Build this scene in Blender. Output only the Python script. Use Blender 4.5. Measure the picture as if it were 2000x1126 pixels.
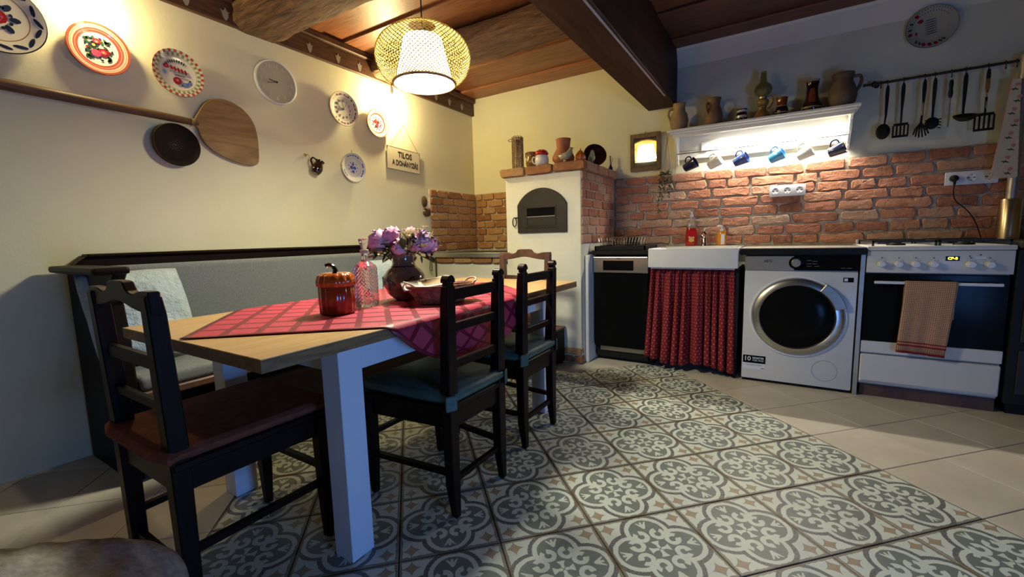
import bpy, bmesh, math, random
from mathutils import Vector, Matrix, Euler, noise
random.seed(7)
PI = math.pi
SC = bpy.context.scene
COL = SC.collection
for o in list(bpy.data.objects):
    bpy.data.objects.remove(o)

# ------------------------------------------------------------------ camera
def make_camera():
    yaw, pitch, roll = math.radians(-31.785), math.radians(6.737), math.radians(-1.494)
    cy, sy, cp, sp = math.cos(yaw), math.sin(yaw), math.cos(pitch), math.sin(pitch)
    fw = Vector((sy*cp, cy*cp, -sp)); r0 = Vector((cy, -sy, 0)); u0 = r0.cross(fw)
    r = math.cos(roll)*r0 + math.sin(roll)*u0
    u = -math.sin(roll)*r0 + math.cos(roll)*u0
    cam = bpy.data.cameras.new('camera'); o = bpy.data.objects.new('camera', cam); COL.objects.link(o)
    m = Matrix((r, u, -fw)).transposed().to_4x4(); m.translation = Vector((2.838, -3.8575, 1.0084))
    o.matrix_world = m
    cam.sensor_width = 36; cam.sensor_fit = 'HORIZONTAL'; cam.lens = 837.5/2000*36
    cam.clip_start = 0.02; cam.clip_end = 50
    SC.camera = o
make_camera()

# ------------------------------------------------------------------ world, exposure, big lights
W = bpy.data.worlds.new('world'); SC.world = W; W.use_nodes = True
W.node_tree.nodes['Background'].inputs[0].default_value = (0.35, 0.5, 1.0, 1)
W.node_tree.nodes['Background'].inputs[1].default_value = 0.02
vs = SC.view_settings
vs.view_transform = 'Standard'; vs.look = 'None'; vs.gamma = 1.0; vs.use_curve_mapping = False
vs.exposure = 0.2
PENDANT_SIDE = 19.0       # white diffuser drum
PENDANT_BOTTOM = 160.0
BULB_W = 13.0
SHELF_W = 15.5
DAY_W = 27.0
def area_light(name, loc, direction, sx, sy, power, color):
    l = bpy.data.lights.new(name, 'AREA'); l.shape = 'RECTANGLE'; l.size = sx; l.size_y = sy
    l.energy = power; l.color = color
    o = bpy.data.objects.new(name, l); COL.objects.link(o); o.location = loc
    o.rotation_euler = Vector(direction).to_track_quat('-Z', 'Y').to_euler()
    return o
area_light('daylight_through_glass_door', (4.50, -3.60, 0.50), (-1, 0.16, -0.02), 0.75, 0.75, DAY_W, (0.13, 0.36, 1.0))

# ------------------------------------------------------------------ materials
def nodes_of(m):
    m.use_nodes = True
    nt = m.node_tree
    return nt, nt.nodes['Principled BSDF']
def link(nt, a, b): nt.links.new(a, b)
def sv(nt, inp, v):
    if isinstance(v, bpy.types.NodeSocket): nt.links.new(v, inp)
    else: inp.default_value = v
def math_n(nt, op, a, b=None, c=None, clamp=False):
    n = nt.nodes.new('ShaderNodeMath'); n.operation = op; n.use_clamp = clamp
    for i, v in enumerate((a, b, c)):
        if v is not None: sv(nt, n.inputs[i], v)
    return n.outputs[0]
def mixc(nt, f, a, b, mode='MIX'):
    n = nt.nodes.new('ShaderNodeMix'); n.data_type = 'RGBA'; n.blend_type = mode
    sv(nt, n.inputs[0], f)
    for i, v in ((6, a), (7, b)):
        if isinstance(v, tuple) and len(v) == 3: v = v + (1,)
        sv(nt, n.inputs[i], v)
    return n.outputs[2]
def coords(nt, kind='Object', scale=(1, 1, 1), rnd=False):
    t = nt.nodes.new('ShaderNodeTexCoord')
    mp = nt.nodes.new('ShaderNodeMapping'); link(nt, t.outputs[kind], mp.inputs[0])
    mp.inputs['Scale'].default_value = scale
    if rnd:
        oi = nt.nodes.new('ShaderNodeObjectInfo')
        cm = nt.nodes.new('ShaderNodeVectorMath'); cm.operation = 'SCALE'; cm.inputs[0].default_value = (37, 51, 23)
        link(nt, oi.outputs['Random'], cm.inputs['Scale']); link(nt, cm.outputs[0], mp.inputs['Location'])
    return mp.outputs[0]
def noise_n(nt, vec, scale, detail=4, rough=0.55, dist=0.0):
    n = nt.nodes.new('ShaderNodeTexNoise'); link(nt, vec, n.inputs['Vector'])
    n.inputs['Scale'].default_value = scale; n.inputs['Detail'].default_value = detail
    n.inputs['Roughness'].default_value = rough; n.inputs['Distortion'].default_value = dist
    return n.outputs[0]
def ramp(nt, fac, stops, interp='LINEAR'):
    n = nt.nodes.new('ShaderNodeValToRGB'); cr = n.color_ramp; cr.interpolation = interp
    while len(cr.elements) < len(stops): cr.elements.new(0.5)
    for e, (p, c) in zip(cr.elements, stops): e.position = p; e.color = tuple(c[:3]) + (1,)
    sv(nt, n.inputs[0], fac)
    return n.outputs[0]
def bump(nt, bsdf, h, strength, dist=0.005):
    b = nt.nodes.new('ShaderNodeBump'); b.inputs['Strength'].default_value = strength
    b.inputs['Distance'].default_value = dist
    link(nt, h, b.inputs['Height']); link(nt, b.outputs[0], bsdf.inputs['Normal'])
MATS = {}
def M(name, c1, c2=None, ns=6.0, stretch=(1, 1, 1), rough=0.6, metal=0.0, bs=0.0, bscale=60, rnd=0.0,
      detail=4, dist=0.0, coat=0.0, spec=0.5, lo=0.35, hi=0.65, bdist=0.004, sheen=0.0, trans=0.0, ior=1.45):
    m = bpy.data.materials.new(name); nt, b = nodes_of(m)
    v = coords(nt, 'Object', stretch, True)
    c2 = c2 or tuple(x*0.85 for x in c1)
    f = noise_n(nt, v, ns, detail, 0.6, dist)
    col = ramp(nt, f, [(lo, c1), (hi, c2)])
    if rnd:
        oi = nt.nodes.new('ShaderNodeObjectInfo')
        k = math_n(nt, 'MULTIPLY_ADD', oi.outputs['Random'], rnd, 1-rnd/2)
        cc = nt.nodes.new('ShaderNodeVectorMath'); cc.operation = 'SCALE'
        link(nt, col, cc.inputs[0]); link(nt, k, cc.inputs['Scale']); col = cc.outputs[0]
    link(nt, col, b.inputs['Base Color'])
    b.inputs['Roughness'].default_value = rough; b.inputs['Metallic'].default_value = metal
    b.inputs['Coat Weight'].default_value = coat; b.inputs['Specular IOR Level'].default_value = spec
    b.inputs['Sheen Weight'].default_value = sheen
    b.inputs['Transmission Weight'].default_value = trans; b.inputs['IOR'].default_value = ior
    if bs:
        v2 = coords(nt, 'Object', stretch, True)
        bump(nt, b, noise_n(nt, v2, bscale, 5, 0.65, dist), bs, bdist)
    MATS[name] = m
    return m
def emit(name, col, s):
    m = bpy.data.materials.new(name); nt, b = nodes_of(m)
    b.inputs['Base Color'].default_value = col + (1,); b.inputs['Emission Color'].default_value = col + (1,)
    b.inputs['Emission Strength'].default_value = s
    return m

plaster = M('cream_plaster', (.76, .73, .49), (.73, .70, .46), 2.5, rough=.85, bs=.25, bscale=45, bdist=.003)
plaster_w = M('white_plaster', (.74, .73, .67), (.70, .69, .63), 3, rough=.85, bs=.3, bscale=40, bdist=.003)
dark_pl = M('brown_plaster', (.16, .12, .08), (.12, .09, .06), 4, rough=.9)
right_pl = M('greyish_white_wall_paint', (.70, .70, .57), (.66, .66, .54), 3, rough=.85, bs=.25, bscale=45, bdist=.003)
oven_pl = M('oven_plaster', (.78, .77, .60), (.72, .70, .53), 4, rough=.85, bs=.35, bscale=30, bdist=.004)
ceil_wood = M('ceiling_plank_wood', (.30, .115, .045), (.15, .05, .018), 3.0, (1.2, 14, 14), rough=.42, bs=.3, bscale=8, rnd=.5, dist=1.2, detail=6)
ceil_wood_shade = M('shaded_plank_wood', (.11, .038, .017), (.05, .017, .008), 3.0, (1.2, 14, 14), rough=.5, bs=.3, bscale=8, rnd=.5, dist=1.2, detail=6)  # ceiling planks right of the main beam, its shade put into their colour
beam_wood = M('rough_beam_wood', (.23, .13, .065), (.075, .036, .018), 3.2, (1.0, 7, 7), rough=.8, bs=1.0, bscale=5, dist=1.6, detail=8, bdist=.02)
main_beam = M('main_beam_wood', (.055, .022, .012), (.024, .010, .007), 3.0, (8, .8, 8), rough=.6, spec=.2, bs=.3, bscale=8, dist=1.0)
trim_wood = M('trim_wood', (.12, .055, .028), (.05, .022, .012), 3.0, (8, 1, 8), rough=.5, bs=.4, bscale=8, dist=1.2)
chair_wood_unlit = M('unlit_chair_wood', (.016, .0065, .004), (.008, .0035, .0025), 3.0, (6, 6, 1), rough=.40, spec=.14, bs=.1, bscale=12)  # same wood as the brown chair, its unlit look put into the colour
bench_wood = M('bench_wood', (.010, .005, .004), (.005, .003, .002), 3.0, (6, 1, 6), rough=.45, spec=.12)
chair_wood_br = M('brown_chair_wood', (.13, .060, .035), (.07, .032, .02), 3.0, (6, 6, 2), rough=.4)
oak = M('table_oak', (.50, .30, .12), (.62, .41, .19), 2.5, (9, .9, 9), rough=.38, bs=.08, bscale=6, dist=1.4, detail=7)
oak_edge = M('table_oak_edge', (.30, .17, .065), (.17, .09, .035), 4, (6, 1.5, 14), rough=.5, bs=.1, bscale=10, dist=.8)
white_paint = M('white_paint', (.74, .74, .72), (.70, .70, .68), 4, rough=.45)
table_paint = M('pale_grey_paint', (.72, .74, .78), (.68, .70, .74), 4, rough=.45)
shelf_white = M('shelf_white_lacquer', (.78, .77, .72), (.74, .73, .68), 5, rough=.4)
black_gloss = M('black_gloss', (.005, .005, .005), (.007, .007, .007), 5, rough=.16, spec=.05)
black_matt = M('black_matt', (.010, .010, .010), (.014, .014, .014), 8, rough=.5, spec=.2)
black_iron = M('black_iron', (.022, .020, .018), (.035, .030, .026), 12, rough=.5, metal=.4, bs=.15, bscale=80)
oven_iron = M('oven_door_iron', (.040, .035, .027), (.028, .024, .019), 9, rough=.42, metal=.3, bs=.1, bscale=60)
steel = M('brushed_steel', (.56, .55, .51), (.48, .47, .43), 6, (1, 1, 14), rough=.32, metal=1.0)
brass = M('brass_tube', (.72, .60, .36), (.62, .50, .28), 6, (14, 14, 1), rough=.28, metal=1.0)
chrome = M('chrome', (.8, .8, .8), (.75, .75, .75), 6, rough=.08, metal=1.0)
enamel = M('white_enamel', (.66, .66, .63), (.63, .63, .60), 3, rough=.38, coat=.05, spec=.3)
ceramic_w = M('white_ceramic', (.76, .76, .73), (.72, .72, .69), 3, rough=.12, coat=.6)
plastic_w = M('white_plastic', (.74, .75, .77), (.70, .71, .73), 3, rough=.35)
grey_panel = M('grey_metallic_panel', (.50, .46, .39), (.44, .40, .34), 4, (1, 1, 8), rough=.35, metal=.7)
mortar = M('mortar', (.62, .56, .45), (.42, .37, .29), 14, rough=.95, bs=.8, bscale=60, bdist=.01)
terracotta = M('terracotta', (.42, .155, .065), (.36, .125, .05), 9, rough=.75, bs=.1)
clay_tan = M('tan_clay', (.36, .24, .11), (.25, .16, .07), 7, rough=.7, bs=.25, bscale=50)
clay_brown = M('brown_clay', (.26, .135, .055), (.16, .08, .035), 7, rough=.6, bs=.25, bscale=50)
clay_dark = M('dark_brown_clay', (.17, .115, .065), (.10, .065, .036), 7, rough=.6, bs=.25, bscale=50)
glaze_dark = M('dark_brown_glaze', (.028, .012, .007), (.018, .008, .005), 6, rough=.08, coat=.8)
bowl_black = M('black_earthenware', (.020, .014, .010), (.012, .009, .007), 14, rough=.6, spec=.12)
numeral_m = M('raised_numeral', (.62, .62, .48), (.6, .6, .46), 5, rough=.4)
glaze_red = M('red_brown_glaze', (.22, .045, .015), (.12, .025, .01), 9, rough=.08, coat=.8)
glaze_vase = M('vase_glaze', (.19, .155, .12), (.11, .085, .06), 5, rough=.08, coat=.9)
glaze_cream = M('cream_glaze', (.62, .55, .40), (.5, .42, .3), 9, rough=.12, coat=.6)
glaze_amber = M('amber_glaze', (.30, .16, .04), (.18, .09, .02), 14, rough=.15, coat=.6)
wicker = M('wicker', (.44, .30, .14), (.26, .16, .07), 30, rough=.7, bs=.4, bscale=120)
wicker_red = M('dark_red_wicker', (.36, .15, .08), (.14, .05, .028), 40, rough=.35, bs=.4, bscale=120)
bamboo = M('bamboo_strip', (.62, .48, .13), (.50, .38, .09), 20, rough=.5)
board_wood = M('peel_wood', (.34, .21, .075), (.20, .115, .04), 2.4, (1.2, 9, 9), rough=.6, bs=.3, bscale=9, dist=1.2, detail=7)
pole_wood = M('pole_wood', (.16, .085, .035), (.09, .045, .018), 2.4, (1.2, 9, 9), rough=.5, bs=.2, bscale=9, dist=1.2)
frame_wood = M('old_frame_wood', (.22, .14, .06), (.13, .08, .035), 5, (4, 4, 1), rough=.6, bs=.4, bscale=30)
fabric_grey = M('grey_upholstery', (.20, .22, .215), (.14, .155, .155), 160, rough=.95, bs=.5, bscale=320, sheen=.2, bdist=.002)
fabric_grey_seat = M('grey_seat_fabric', (.20, .22, .225), (.14, .155, .16), 160, rough=.95, bs=.5, bscale=320, bdist=.002)
pillow_blue = M('pale_blue_plush', (.50, .60, .63), (.36, .46, .50), 16, rough=.95, bs=1.0, bscale=30, bdist=.02, sheen=.3)
seat_red = M('rust_red_cushion', (.22, .060, .025), (.16, .042, .018), 40, rough=.9, bs=.4, bscale=160)
seat_green = M('green_satin_cushion', (.06, .12, .095), (.04, .08, .065), 18, rough=.45, bs=.4, bscale=26, bdist=.01)
throw = M('beige_knit_throw', (.40, .36, .31), (.27, .24, .21), 60, rough=.98, bs=.8, bscale=120)
twine = M('twine', (.42, .30, .15), (.3, .2, .1), 60, rough=.9)
leaf_g = M('green_leaf', (.10, .16, .04), (.05, .09, .02), 12, rough=.5, rnd=.4)
leaf_y = M('yellow_green_leaf', (.36, .36, .08), (.22, .26, .05), 12, rough=.5)
leaf_s = M('dusty_green_leaf', (.13, .17, .08), (.06, .09, .04), 20, rough=.6)
petal_p = M('pink_petal', (.55, .16, .30), (.76, .50, .56), 14, rough=.7)
petal_v = M('violet_petal', (.46, .20, .44), (.70, .52, .68), 14, rough=.7)
petal_w = M('cream_petal', (.75, .58, .48), (.75, .68, .30), 20, rough=.7)
orange_gl = M('orange_glaze', (.48, .115, .012), (.36, .07, .008), 5, rough=.18, coat=.6)
orange_red = M('red_orange_glaze', (.36, .055, .008), (.24, .035, .006), 5, rough=.18, coat=.6)
red_gloss = M('red_glaze', (.48, .012, .02), (.40, .010, .015), 5, rough=.12, coat=.6)
bird_green = M('green_grey_glaze', (.22, .25, .13), (.38, .36, .24), 30, rough=.3)
ink = M('black_print', (.012, .011, .010), (.02, .018, .016), 5, rough=.5)
ink_grey = M('grey_print', (.30, .29, .25), (.26, .25, .22), 5, rough=.5)
sign_cream = M('cream_sign_board', (.66, .60, .42), (.60, .54, .37), 5, rough=.4)
clock_face = M('pale_clock_face', (.46, .46, .33), (.43, .43, .31), 5, rough=.5)
p_red = M('painted_red', (.36, .02, .03), (.26, .015, .02), 20, rough=.2)
p_pink = M('painted_pink', (.50, .09, .17), (.4, .06, .12), 20, rough=.2)
p_dark = M('painted_dark_blue', (.012, .018, .05), (.02, .03, .07), 20, rough=.2)
p_blue = M('painted_blue', (.02, .06, .38), (.03, .09, .45), 20, rough=.2)
p_lblue = M('painted_light_blue', (.16, .26, .50), (.2, .3, .55), 20, rough=.2)
p_green = M('painted_green', (.03, .07, .025), (.05, .10, .03), 20, rough=.2)
p_yel = M('painted_yellow', (.60, .38, .06), (.65, .42, .08), 20, rough=.2)
mug_navy = M('navy_mug_glaze', (.010, .014, .05), (.012, .018, .06), 5, rough=.1, coat=.6)
mug_blue = M('blue_mug_glaze', (.03, .07, .27), (.035, .08, .30), 5, rough=.1, coat=.6)
mug_sky = M('sky_blue_mug_glaze', (.05, .30, .62), (.06, .33, .66), 5, rough=.1, coat=.6)
glass = M('clear_glass', (.90, .88, .82), (.90, .88, .82), 5, rough=.02, trans=.90, ior=1.45)
glass_lamp = M('smoky_glass', (.55, .48, .22), (.50, .44, .20), 5, rough=.04, trans=.85, ior=1.45)
liq_red = M('red_soap', (.60, .03, .02), (.55, .02, .02), 5, rough=.15, trans=.3)
liq_clear = M('clear_plastic', (.85, .85, .82), (.85, .85, .82), 5, rough=.08, trans=.9, ior=1.3)
liq_or = M('orange_soap', (.85, .36, .02), (.85, .33, .02), 5, rough=.15, trans=.3)
mirror_m = M('mirror_silver', (.92, .93, .92), (.92, .93, .92), 5, rough=.02, metal=1.0)
pelmet_grey = M('pale_strip', (.30, .32, .38), (.25, .27, .33), 5, rough=.4)
towel_m = None

tulip_m = M('tulip_inlay', (.34, .31, .24), (.28, .26, .20), 6, rough=.6)
def brick_mat(name, stops, rnd_dark=.5):
    m = bpy.data.materials.new(name); nt, b = nodes_of(m)
    oi = nt.nodes.new('ShaderNodeObjectInfo')
    v = coords(nt, 'Object', (1, 1, 1), True)
    n1 = noise_n(nt, v, 14, 5, .7, .4)
    n2 = noise_n(nt, v, 60, 5, .7)
    f = math_n(nt, 'MULTIPLY_ADD', n1, .7, math_n(nt, 'MULTIPLY_ADD', oi.outputs['Random'], .55, -.12))
    col = ramp(nt, f, stops)
    dark = math_n(nt, 'MULTIPLY_ADD', n2, .9, .55)
    sc = nt.nodes.new('ShaderNodeVectorMath'); sc.operation = 'SCALE'; link(nt, col, sc.inputs[0]); link(nt, dark, sc.inputs['Scale'])
    link(nt, sc.outputs[0], b.inputs['Base Color'])
    b.inputs['Roughness'].default_value = .85
    h = math_n(nt, 'ADD', noise_n(nt, v, 22, 6, .75, .6), math_n(nt, 'MULTIPLY', n2, .5))
    bump(nt, b, h, 1.0, .012)
    return m
brick_red = brick_mat('red_brick', [(.08, (.20, .085, .055)), (.30, (.42, .165, .095)), (.5, (.52, .22, .125)), (.68, (.54, .31, .20)), (.9, (.50, .38, .27))])
brick_tan = brick_mat('tan_brick', [(.10, (.20, .08, .03)), (.35, (.40, .18, .065)), (.6, (.50, .27, .10)), (.85, (.46, .31, .14))])

# ---- expression helper for the painted tiles
class X:
    nt = None
    def __init__(s, v): s.v = v
    def op(s, o, b=None, c=None):
        g = lambda q: q.v if isinstance(q, X) else q
        return X(math_n(X.nt, o, s.v, g(b), g(c)))
    def __add__(s, b): return s.op('ADD', b)
    def __sub__(s, b): return s.op('SUBTRACT', b)
    def __mul__(s, b): return s.op('MULTIPLY', b)
    def abs(s): return s.op('ABSOLUTE')
    def lt(s, b): return s.op('LESS_THAN', b)
    def gt(s, b): return s.op('GREATER_THAN', b)
    def mx(s, b): return s.op('MAXIMUM', b)
    def mn(s, b): return s.op('MINIMUM', b)
    def sqrt(s): return s.op('SQRT')
    def inv(s): return X(math_n(X.nt, 'SUBTRACT', 1.0, s.v))
def dist2(x, y, a, b):
    dx, dy = x-a, y-b
    return (dx*dx + dy*dy).sqrt()
TILE = .3288; HT = TILE/2 - .003
def pattern_tile():
    m = bpy.data.materials.new('patterned_cement_tile'); nt, b = nodes_of(m); X.nt = nt
    tc = nt.nodes.new('ShaderNodeTexCoord'); v0 = tc.outputs['Object']
    sp = nt.nodes.new('ShaderNodeSeparateXYZ'); link(nt, v0, sp.inputs[0])
    u, w = X(sp.outputs[0])*(1/HT), X(sp.outputs[1])*(1/HT)
    v = coords(nt, 'Object', (1, 1, 1), True)
    wob = noise_n(nt, v, 55, 3)
    wx = X(math_n(nt, 'MULTIPLY_ADD', wob, .03, -.015))
    a, c = u.abs()+wx, w.abs()+wx
    x, y = a.mx(c), a.mn(c)
    d1 = dist2(x, y, .50, 0); r = dist2(x, y, 0, 0)
    inside = d1.lt(.455).mx(r.lt(.20))
    outline = d1.gt(.475)*d1.lt(.565)*(x+y).gt(.62)
    band = d1.gt(.378)*d1.lt(.465)*(x+y).gt(.80)
    # scroll: open ring with a curled end
    ds = dist2(x, y, .405, .190)
    ang = X(math_n(nt, 'ARCTAN2', (y-.190).v, (x-.405).v))
    ring = (ds-.122).abs().lt(.050)*(ang.gt(.0)*ang.lt(.70)).inv()
    blob = dist2(x, y, .492, .150).lt(.050)
    link_ = ((x-y).abs().lt(.10)*(x+y).gt(.66)*(x+y).lt(.90))
    neck = (x-y).lt(.090)*(x+y).gt(.46)*(x+y).lt(.90)
    scroll = ring.mx(blob).mx(neck)
    tul = x.gt(.61)*x.lt(.82)*(y-(x-.61)*.50).lt(.022)
    tul = tul*(x.gt(.745)*y.gt(.025)*(y-(x-.745)*.9).lt(.03)).inv()
    cross = x.lt(.215)*(y-(x-.12).mx(0)*.60).lt(.034)
    cross = cross.mx(r.lt(.06))
    gap = (x-y).abs().lt(.012)*(x+y).lt(.50)
    white = band.mx(scroll).mx(tul).mx(cross)*(gap.inv())
    sa, sb = (x-.775).abs(), (y-.775).abs()
    star = sa.op('POWER', .62)+sb.op('POWER', .62)
    starm = star.lt(.335); staro = star.gt(.335)*star.lt(.37)
    sp2 = noise_n(nt, v, 260, 3, .7)
    cream = mixc(nt, noise_n(nt, v, 9, 4), (.52, .58, .49), (.66, .70, .61))
    grey = mixc(nt, noise_n(nt, v, 14, 4), (.13, .155, .14), (.19, .215, .19))
    spec = ramp(nt, sp2, [(.42, (.055, .065, .075)), (.60, (.22, .22, .20))])
    beige = mixc(nt, noise_n(nt, v, 40, 4), (.30, .22, .13), (.40, .31, .20))
    col = cream
    col = mixc(nt, staro.v, col, (.24, .22, .18)); col = mixc(nt, starm.v, col, beige)
    col = mixc(nt, outline.v, col, spec)
    col = mixc(nt, inside.v, col, grey)
    col = mixc(nt, (white*inside.mx(d1.lt(.47)*(x+y).gt(.5))).v, col, cream)
    edge = math_n(nt, 'MULTIPLY_ADD', noise_n(nt, v, 60, 3), .07, .915)
    em = X(x.v).gt(X(edge))
    col = mixc(nt, math_n(nt, 'MULTIPLY', em.v, .8), col, (.15, .11, .065))
    link(nt, col, b.inputs['Base Color']); b.inputs['Roughness'].default_value = .42
    bump(nt, b, noise_n(nt, v, 40, 5), .15, .003)
    return m
tile_pat = pattern_tile()
tile_plain = M('plain_beige_tile', (.60, .55, .45), (.52, .47, .38), 5, rough=.38, bs=.15, bscale=20, rnd=.12, bdist=.002)
grout = M('dark_grout', (.10, .075, .05), (.06, .045, .03), 20, rough=.9)

def cloth_mat():
    m = bpy.data.materials.new('crimson_damask'); nt, b = nodes_of(m); X.nt = nt
    uv = nt.nodes.new('ShaderNodeUVMap'); sp = nt.nodes.new('ShaderNodeSeparateXYZ'); link(nt, uv.outputs[0], sp.inputs[0])
    u, v = X(sp.outputs[0]), X(sp.outputs[1])
    def line(q, n, wd):
        f = X(math_n(nt, 'FRACT', (q*n).v)); return f.lt(wd)
    ln = line(u, 13.0, .22).mx(line(v, 13.0, .22))
    n = noise_n(nt, coords(nt, 'Object', (1, 1, 1)), 7, 3)
    base = mixc(nt, n, (.52, .038, .080), (.45, .028, .062))
    col = mixc(nt, ln.v, base, (.20, .005, .022))
    link(nt, col, b.inputs['Base Color'])
    link(nt, math_n(nt, 'MULTIPLY_ADD', ln.v, -.2, .62), b.inputs['Roughness'])
    bump(nt, b, noise_n(nt, coords(nt, 'Object', (1, 1, 1)), 500, 2), .15, .001)
    return m
cloth_m = cloth_mat()
def curtain_mat():
    m = bpy.data.materials.new('red_floral_cotton'); nt, b = nodes_of(m); X.nt = nt
    uv = nt.nodes.new('ShaderNodeUVMap'); sp = nt.nodes.new('ShaderNodeSeparateXYZ'); link(nt, uv.outputs[0], sp.inputs[0])
    u, v = X(sp.outputs[0])*34, X(sp.outputs[1])*31
    row = X(math_n(nt, 'FLOOR', v.v)); off = X(math_n(nt, 'MODULO', row.v, 2.0))*.5
    fu = X(math_n(nt, 'FRACT', (u+off).v))-.5; fv = X(math_n(nt, 'FRACT', v.v))-.5
    d = (fu*fu+fv*fv).sqrt()
    dot = d.lt(.14); core = d.lt(.05)
    col = mixc(nt, dot.v, (.21, .007, .011), (.55, .26, .22)); col = mixc(nt, core.v, col, (.75, .55, .2))
    link(nt, col, b.inputs['Base Color']); b.inputs['Roughness'].default_value = .85
    return m
curtain_m = curtain_mat()
def towel_mat():
    m = bpy.data.materials.new('checked_waffle_towel'); nt, b = nodes_of(m); X.nt = nt
    tc = nt.nodes.new('ShaderNodeUVMap'); sp = nt.nodes.new('ShaderNodeSeparateXYZ'); link(nt, tc.outputs[0], sp.inputs[0])
    u, v = X(sp.outputs[0]), X(sp.outputs[1])
    fu = X(math_n(nt, 'FRACT', (u*26).v)).lt(.45); fv = X(math_n(nt, 'FRACT', (v*44).v)).lt(.45)
    c = mixc(nt, (fu*fv).v, (.46, .24, .14), (.20, .045, .03))
    c = mixc(nt, ((fu.inv())*(fv.inv())).v, c, (.58, .40, .24))
    band = (v.gt(.10)*v.lt(.125)).mx(v.gt(.145)*v.lt(.16)).mx(v.lt(.035))
    c = mixc(nt, band.v, c, (.32, .02, .02))
    link(nt, c, b.inputs['Base Color']); b.inputs['Roughness'].default_value = .9
    bump(nt, b, (fu*fv).v, .6, .003)
    return m
towel_m = towel_mat()
def ring_mat(name, stops, R, ext=None, checker=None):
    """flat print on a plate: colour by distance from the centre"""
    m = bpy.data.materials.new(name); nt, b = nodes_of(m); X.nt = nt
    tc = nt.nodes.new('ShaderNodeTexCoord'); sp = nt.nodes.new('ShaderNodeSeparateXYZ'); link(nt, tc.outputs['Object'], sp.inputs[0])
    x, y = X(sp.outputs[0]), X(sp.outputs[1]); r = (x*x+y*y).sqrt()*(1/R)
    col = ramp(nt, r.v, stops, 'CONSTANT')
    if checker:
        n, c1, c2, r0 = checker
        a = X(math_n(nt, 'ARCTAN2', y.v, x.v))*(n/(2*PI))
        ring2 = X(math_n(nt, 'MULTIPLY', X(r.gt(r0+(1-r0)/2).v).v, .5))
        f = X(math_n(nt, 'FRACT', (a+ring2).v)).lt(.5)
        cc = mixc(nt, f.v, c1, mixc(nt, X(r.gt(r0+(1-r0)/2).v).v, (.24, .27, .12), c2))
        col = mixc(nt, (r.gt(r0)*r.lt(.985)).v, col, cc)
    link(nt, col, b.inputs['Base Color']); b.inputs['Roughness'].default_value = .12; b.inputs['Coat Weight'].default_value = .5
    return m

# ------------------------------------------------------------------ mesh helpers
I4 = Matrix.Identity(4)
def TR(x=0, y=0, z=0): return Matrix.Translation((x, y, z))
def RX(a): return Matrix.Rotation(math.radians(a), 4, 'X')
def RY(a): return Matrix.Rotation(math.radians(a), 4, 'Y')
def RZ(a): return Matrix.Rotation(math.radians(a), 4, 'Z')
def BM(): return bmesh.new()
def obj(name, bm, mat, parent=None, smooth=False, uv=None):
    me = bpy.data.meshes.new(name)
    bmesh.ops.recalc_face_normals(bm, faces=bm.faces)
    bm.to_mesh(me); bm.free()
    me.materials.append(mat)
    if smooth:
        for p in me.polygons: p.use_smooth = True
        try: me.set_sharp_from_angle(angle=math.radians(smooth if smooth > 1 else 40))
        except Exception: pass
    o = bpy.data.objects.new(name, me); COL.objects.link(o)
    if parent is not None: o.parent = parent
    return o
def tag(o, label, cat, group=None):
    o['label'] = label; o['category'] = cat
    if group: o['group'] = group
    return o
def thing(name, label, cat, loc=(0, 0, 0), rot=(0, 0, 0), group=None):
    o = bpy.data.objects.new(name, None); COL.objects.link(o)
    o.empty_display_size = .05
    o.location = loc; o.rotation_euler = [math.radians(a) for a in rot]
    return tag(o, label, cat, group)
def struct(name, bm, mat, smooth=False):
    o = obj(name, bm, mat, None, smooth); o['kind'] = 'structure'; return o
def dup(root, loc=None, rot=None, label=None):
    r = root.copy(); COL.objects.link(r)
    if loc is not None: r.location = loc
    if rot is not None: r.rotation_euler = [math.radians(a) for a in rot]
    if label: r['label'] = label
    for ch in list(root.children):
        c = ch.copy(); COL.objects.link(c); c.parent = r
        for g in list(ch.children):
            d = g.copy(); COL.objects.link(d); d.parent = c
    return r
def box(bm, c, s, bev=0.0, m=I4, seg=1):
    """box by centre and size"""
    b2 = bmesh.new() if bev else bm
    r = bmesh.ops.create_cube(b2, size=1.0, matrix=m @ TR(*c) @ Matrix.Diagonal((s[0], s[1], s[2], 1)))
    if bev:
        bmesh.ops.bevel(b2, geom=b2.edges[:], offset=bev, segments=seg, affect='EDGES', profile=.6)
        join(bm, b2)
def bx(bm, x0, x1, y0, y1, z0, z1, bev=0.0, m=I4, seg=1):
    box(bm, ((x0+x1)/2, (y0+y1)/2, (z0+z1)/2), (abs(x1-x0), abs(y1-y0), abs(z1-z0)), bev, m, seg)
def join(bm, b2):
    vm = {v: bm.verts.new(v.co) for v in b2.verts}
    for f in b2.faces:
        try: bm.faces.new([vm[v] for v in f.verts])
        except ValueError: pass
    b2.free()
def lathe(bm, prof, n=24, m=I4, ribs=0, ribamp=0.0, close=True):
    rings = []
    for (r, z) in prof:
        if r < 1e-6: rings.append([bm.verts.new(m @ Vector((0, 0, z)))])
        else:
            ring = []
            for i in range(n):
                a = 2*PI*i/n
                rr = r*(1+ribamp*abs(math.sin(a*ribs/2))) if ribs else r
                ring.append(bm.verts.new(m @ Vector((rr*math.cos(a), rr*math.sin(a), z))))
            rings.append(ring)
    for A, B in zip(rings[:-1], rings[1:]):
        if len(A) == 1 and len(B) == 1: continue
        for i in range(n):
            j = (i+1) % n
            if len(A) == 1: bm.faces.new([A[0], B[i], B[j]])
            elif len(B) == 1: bm.faces.new([A[i], A[j], B[0]])
            else: bm.faces.new([A[i], A[j], B[j], B[i]])
    if close:
        if len(rings[0]) > 1: bm.faces.new(rings[0])
        if len(rings[-1]) > 1: bm.faces.new(rings[-1])
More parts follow.
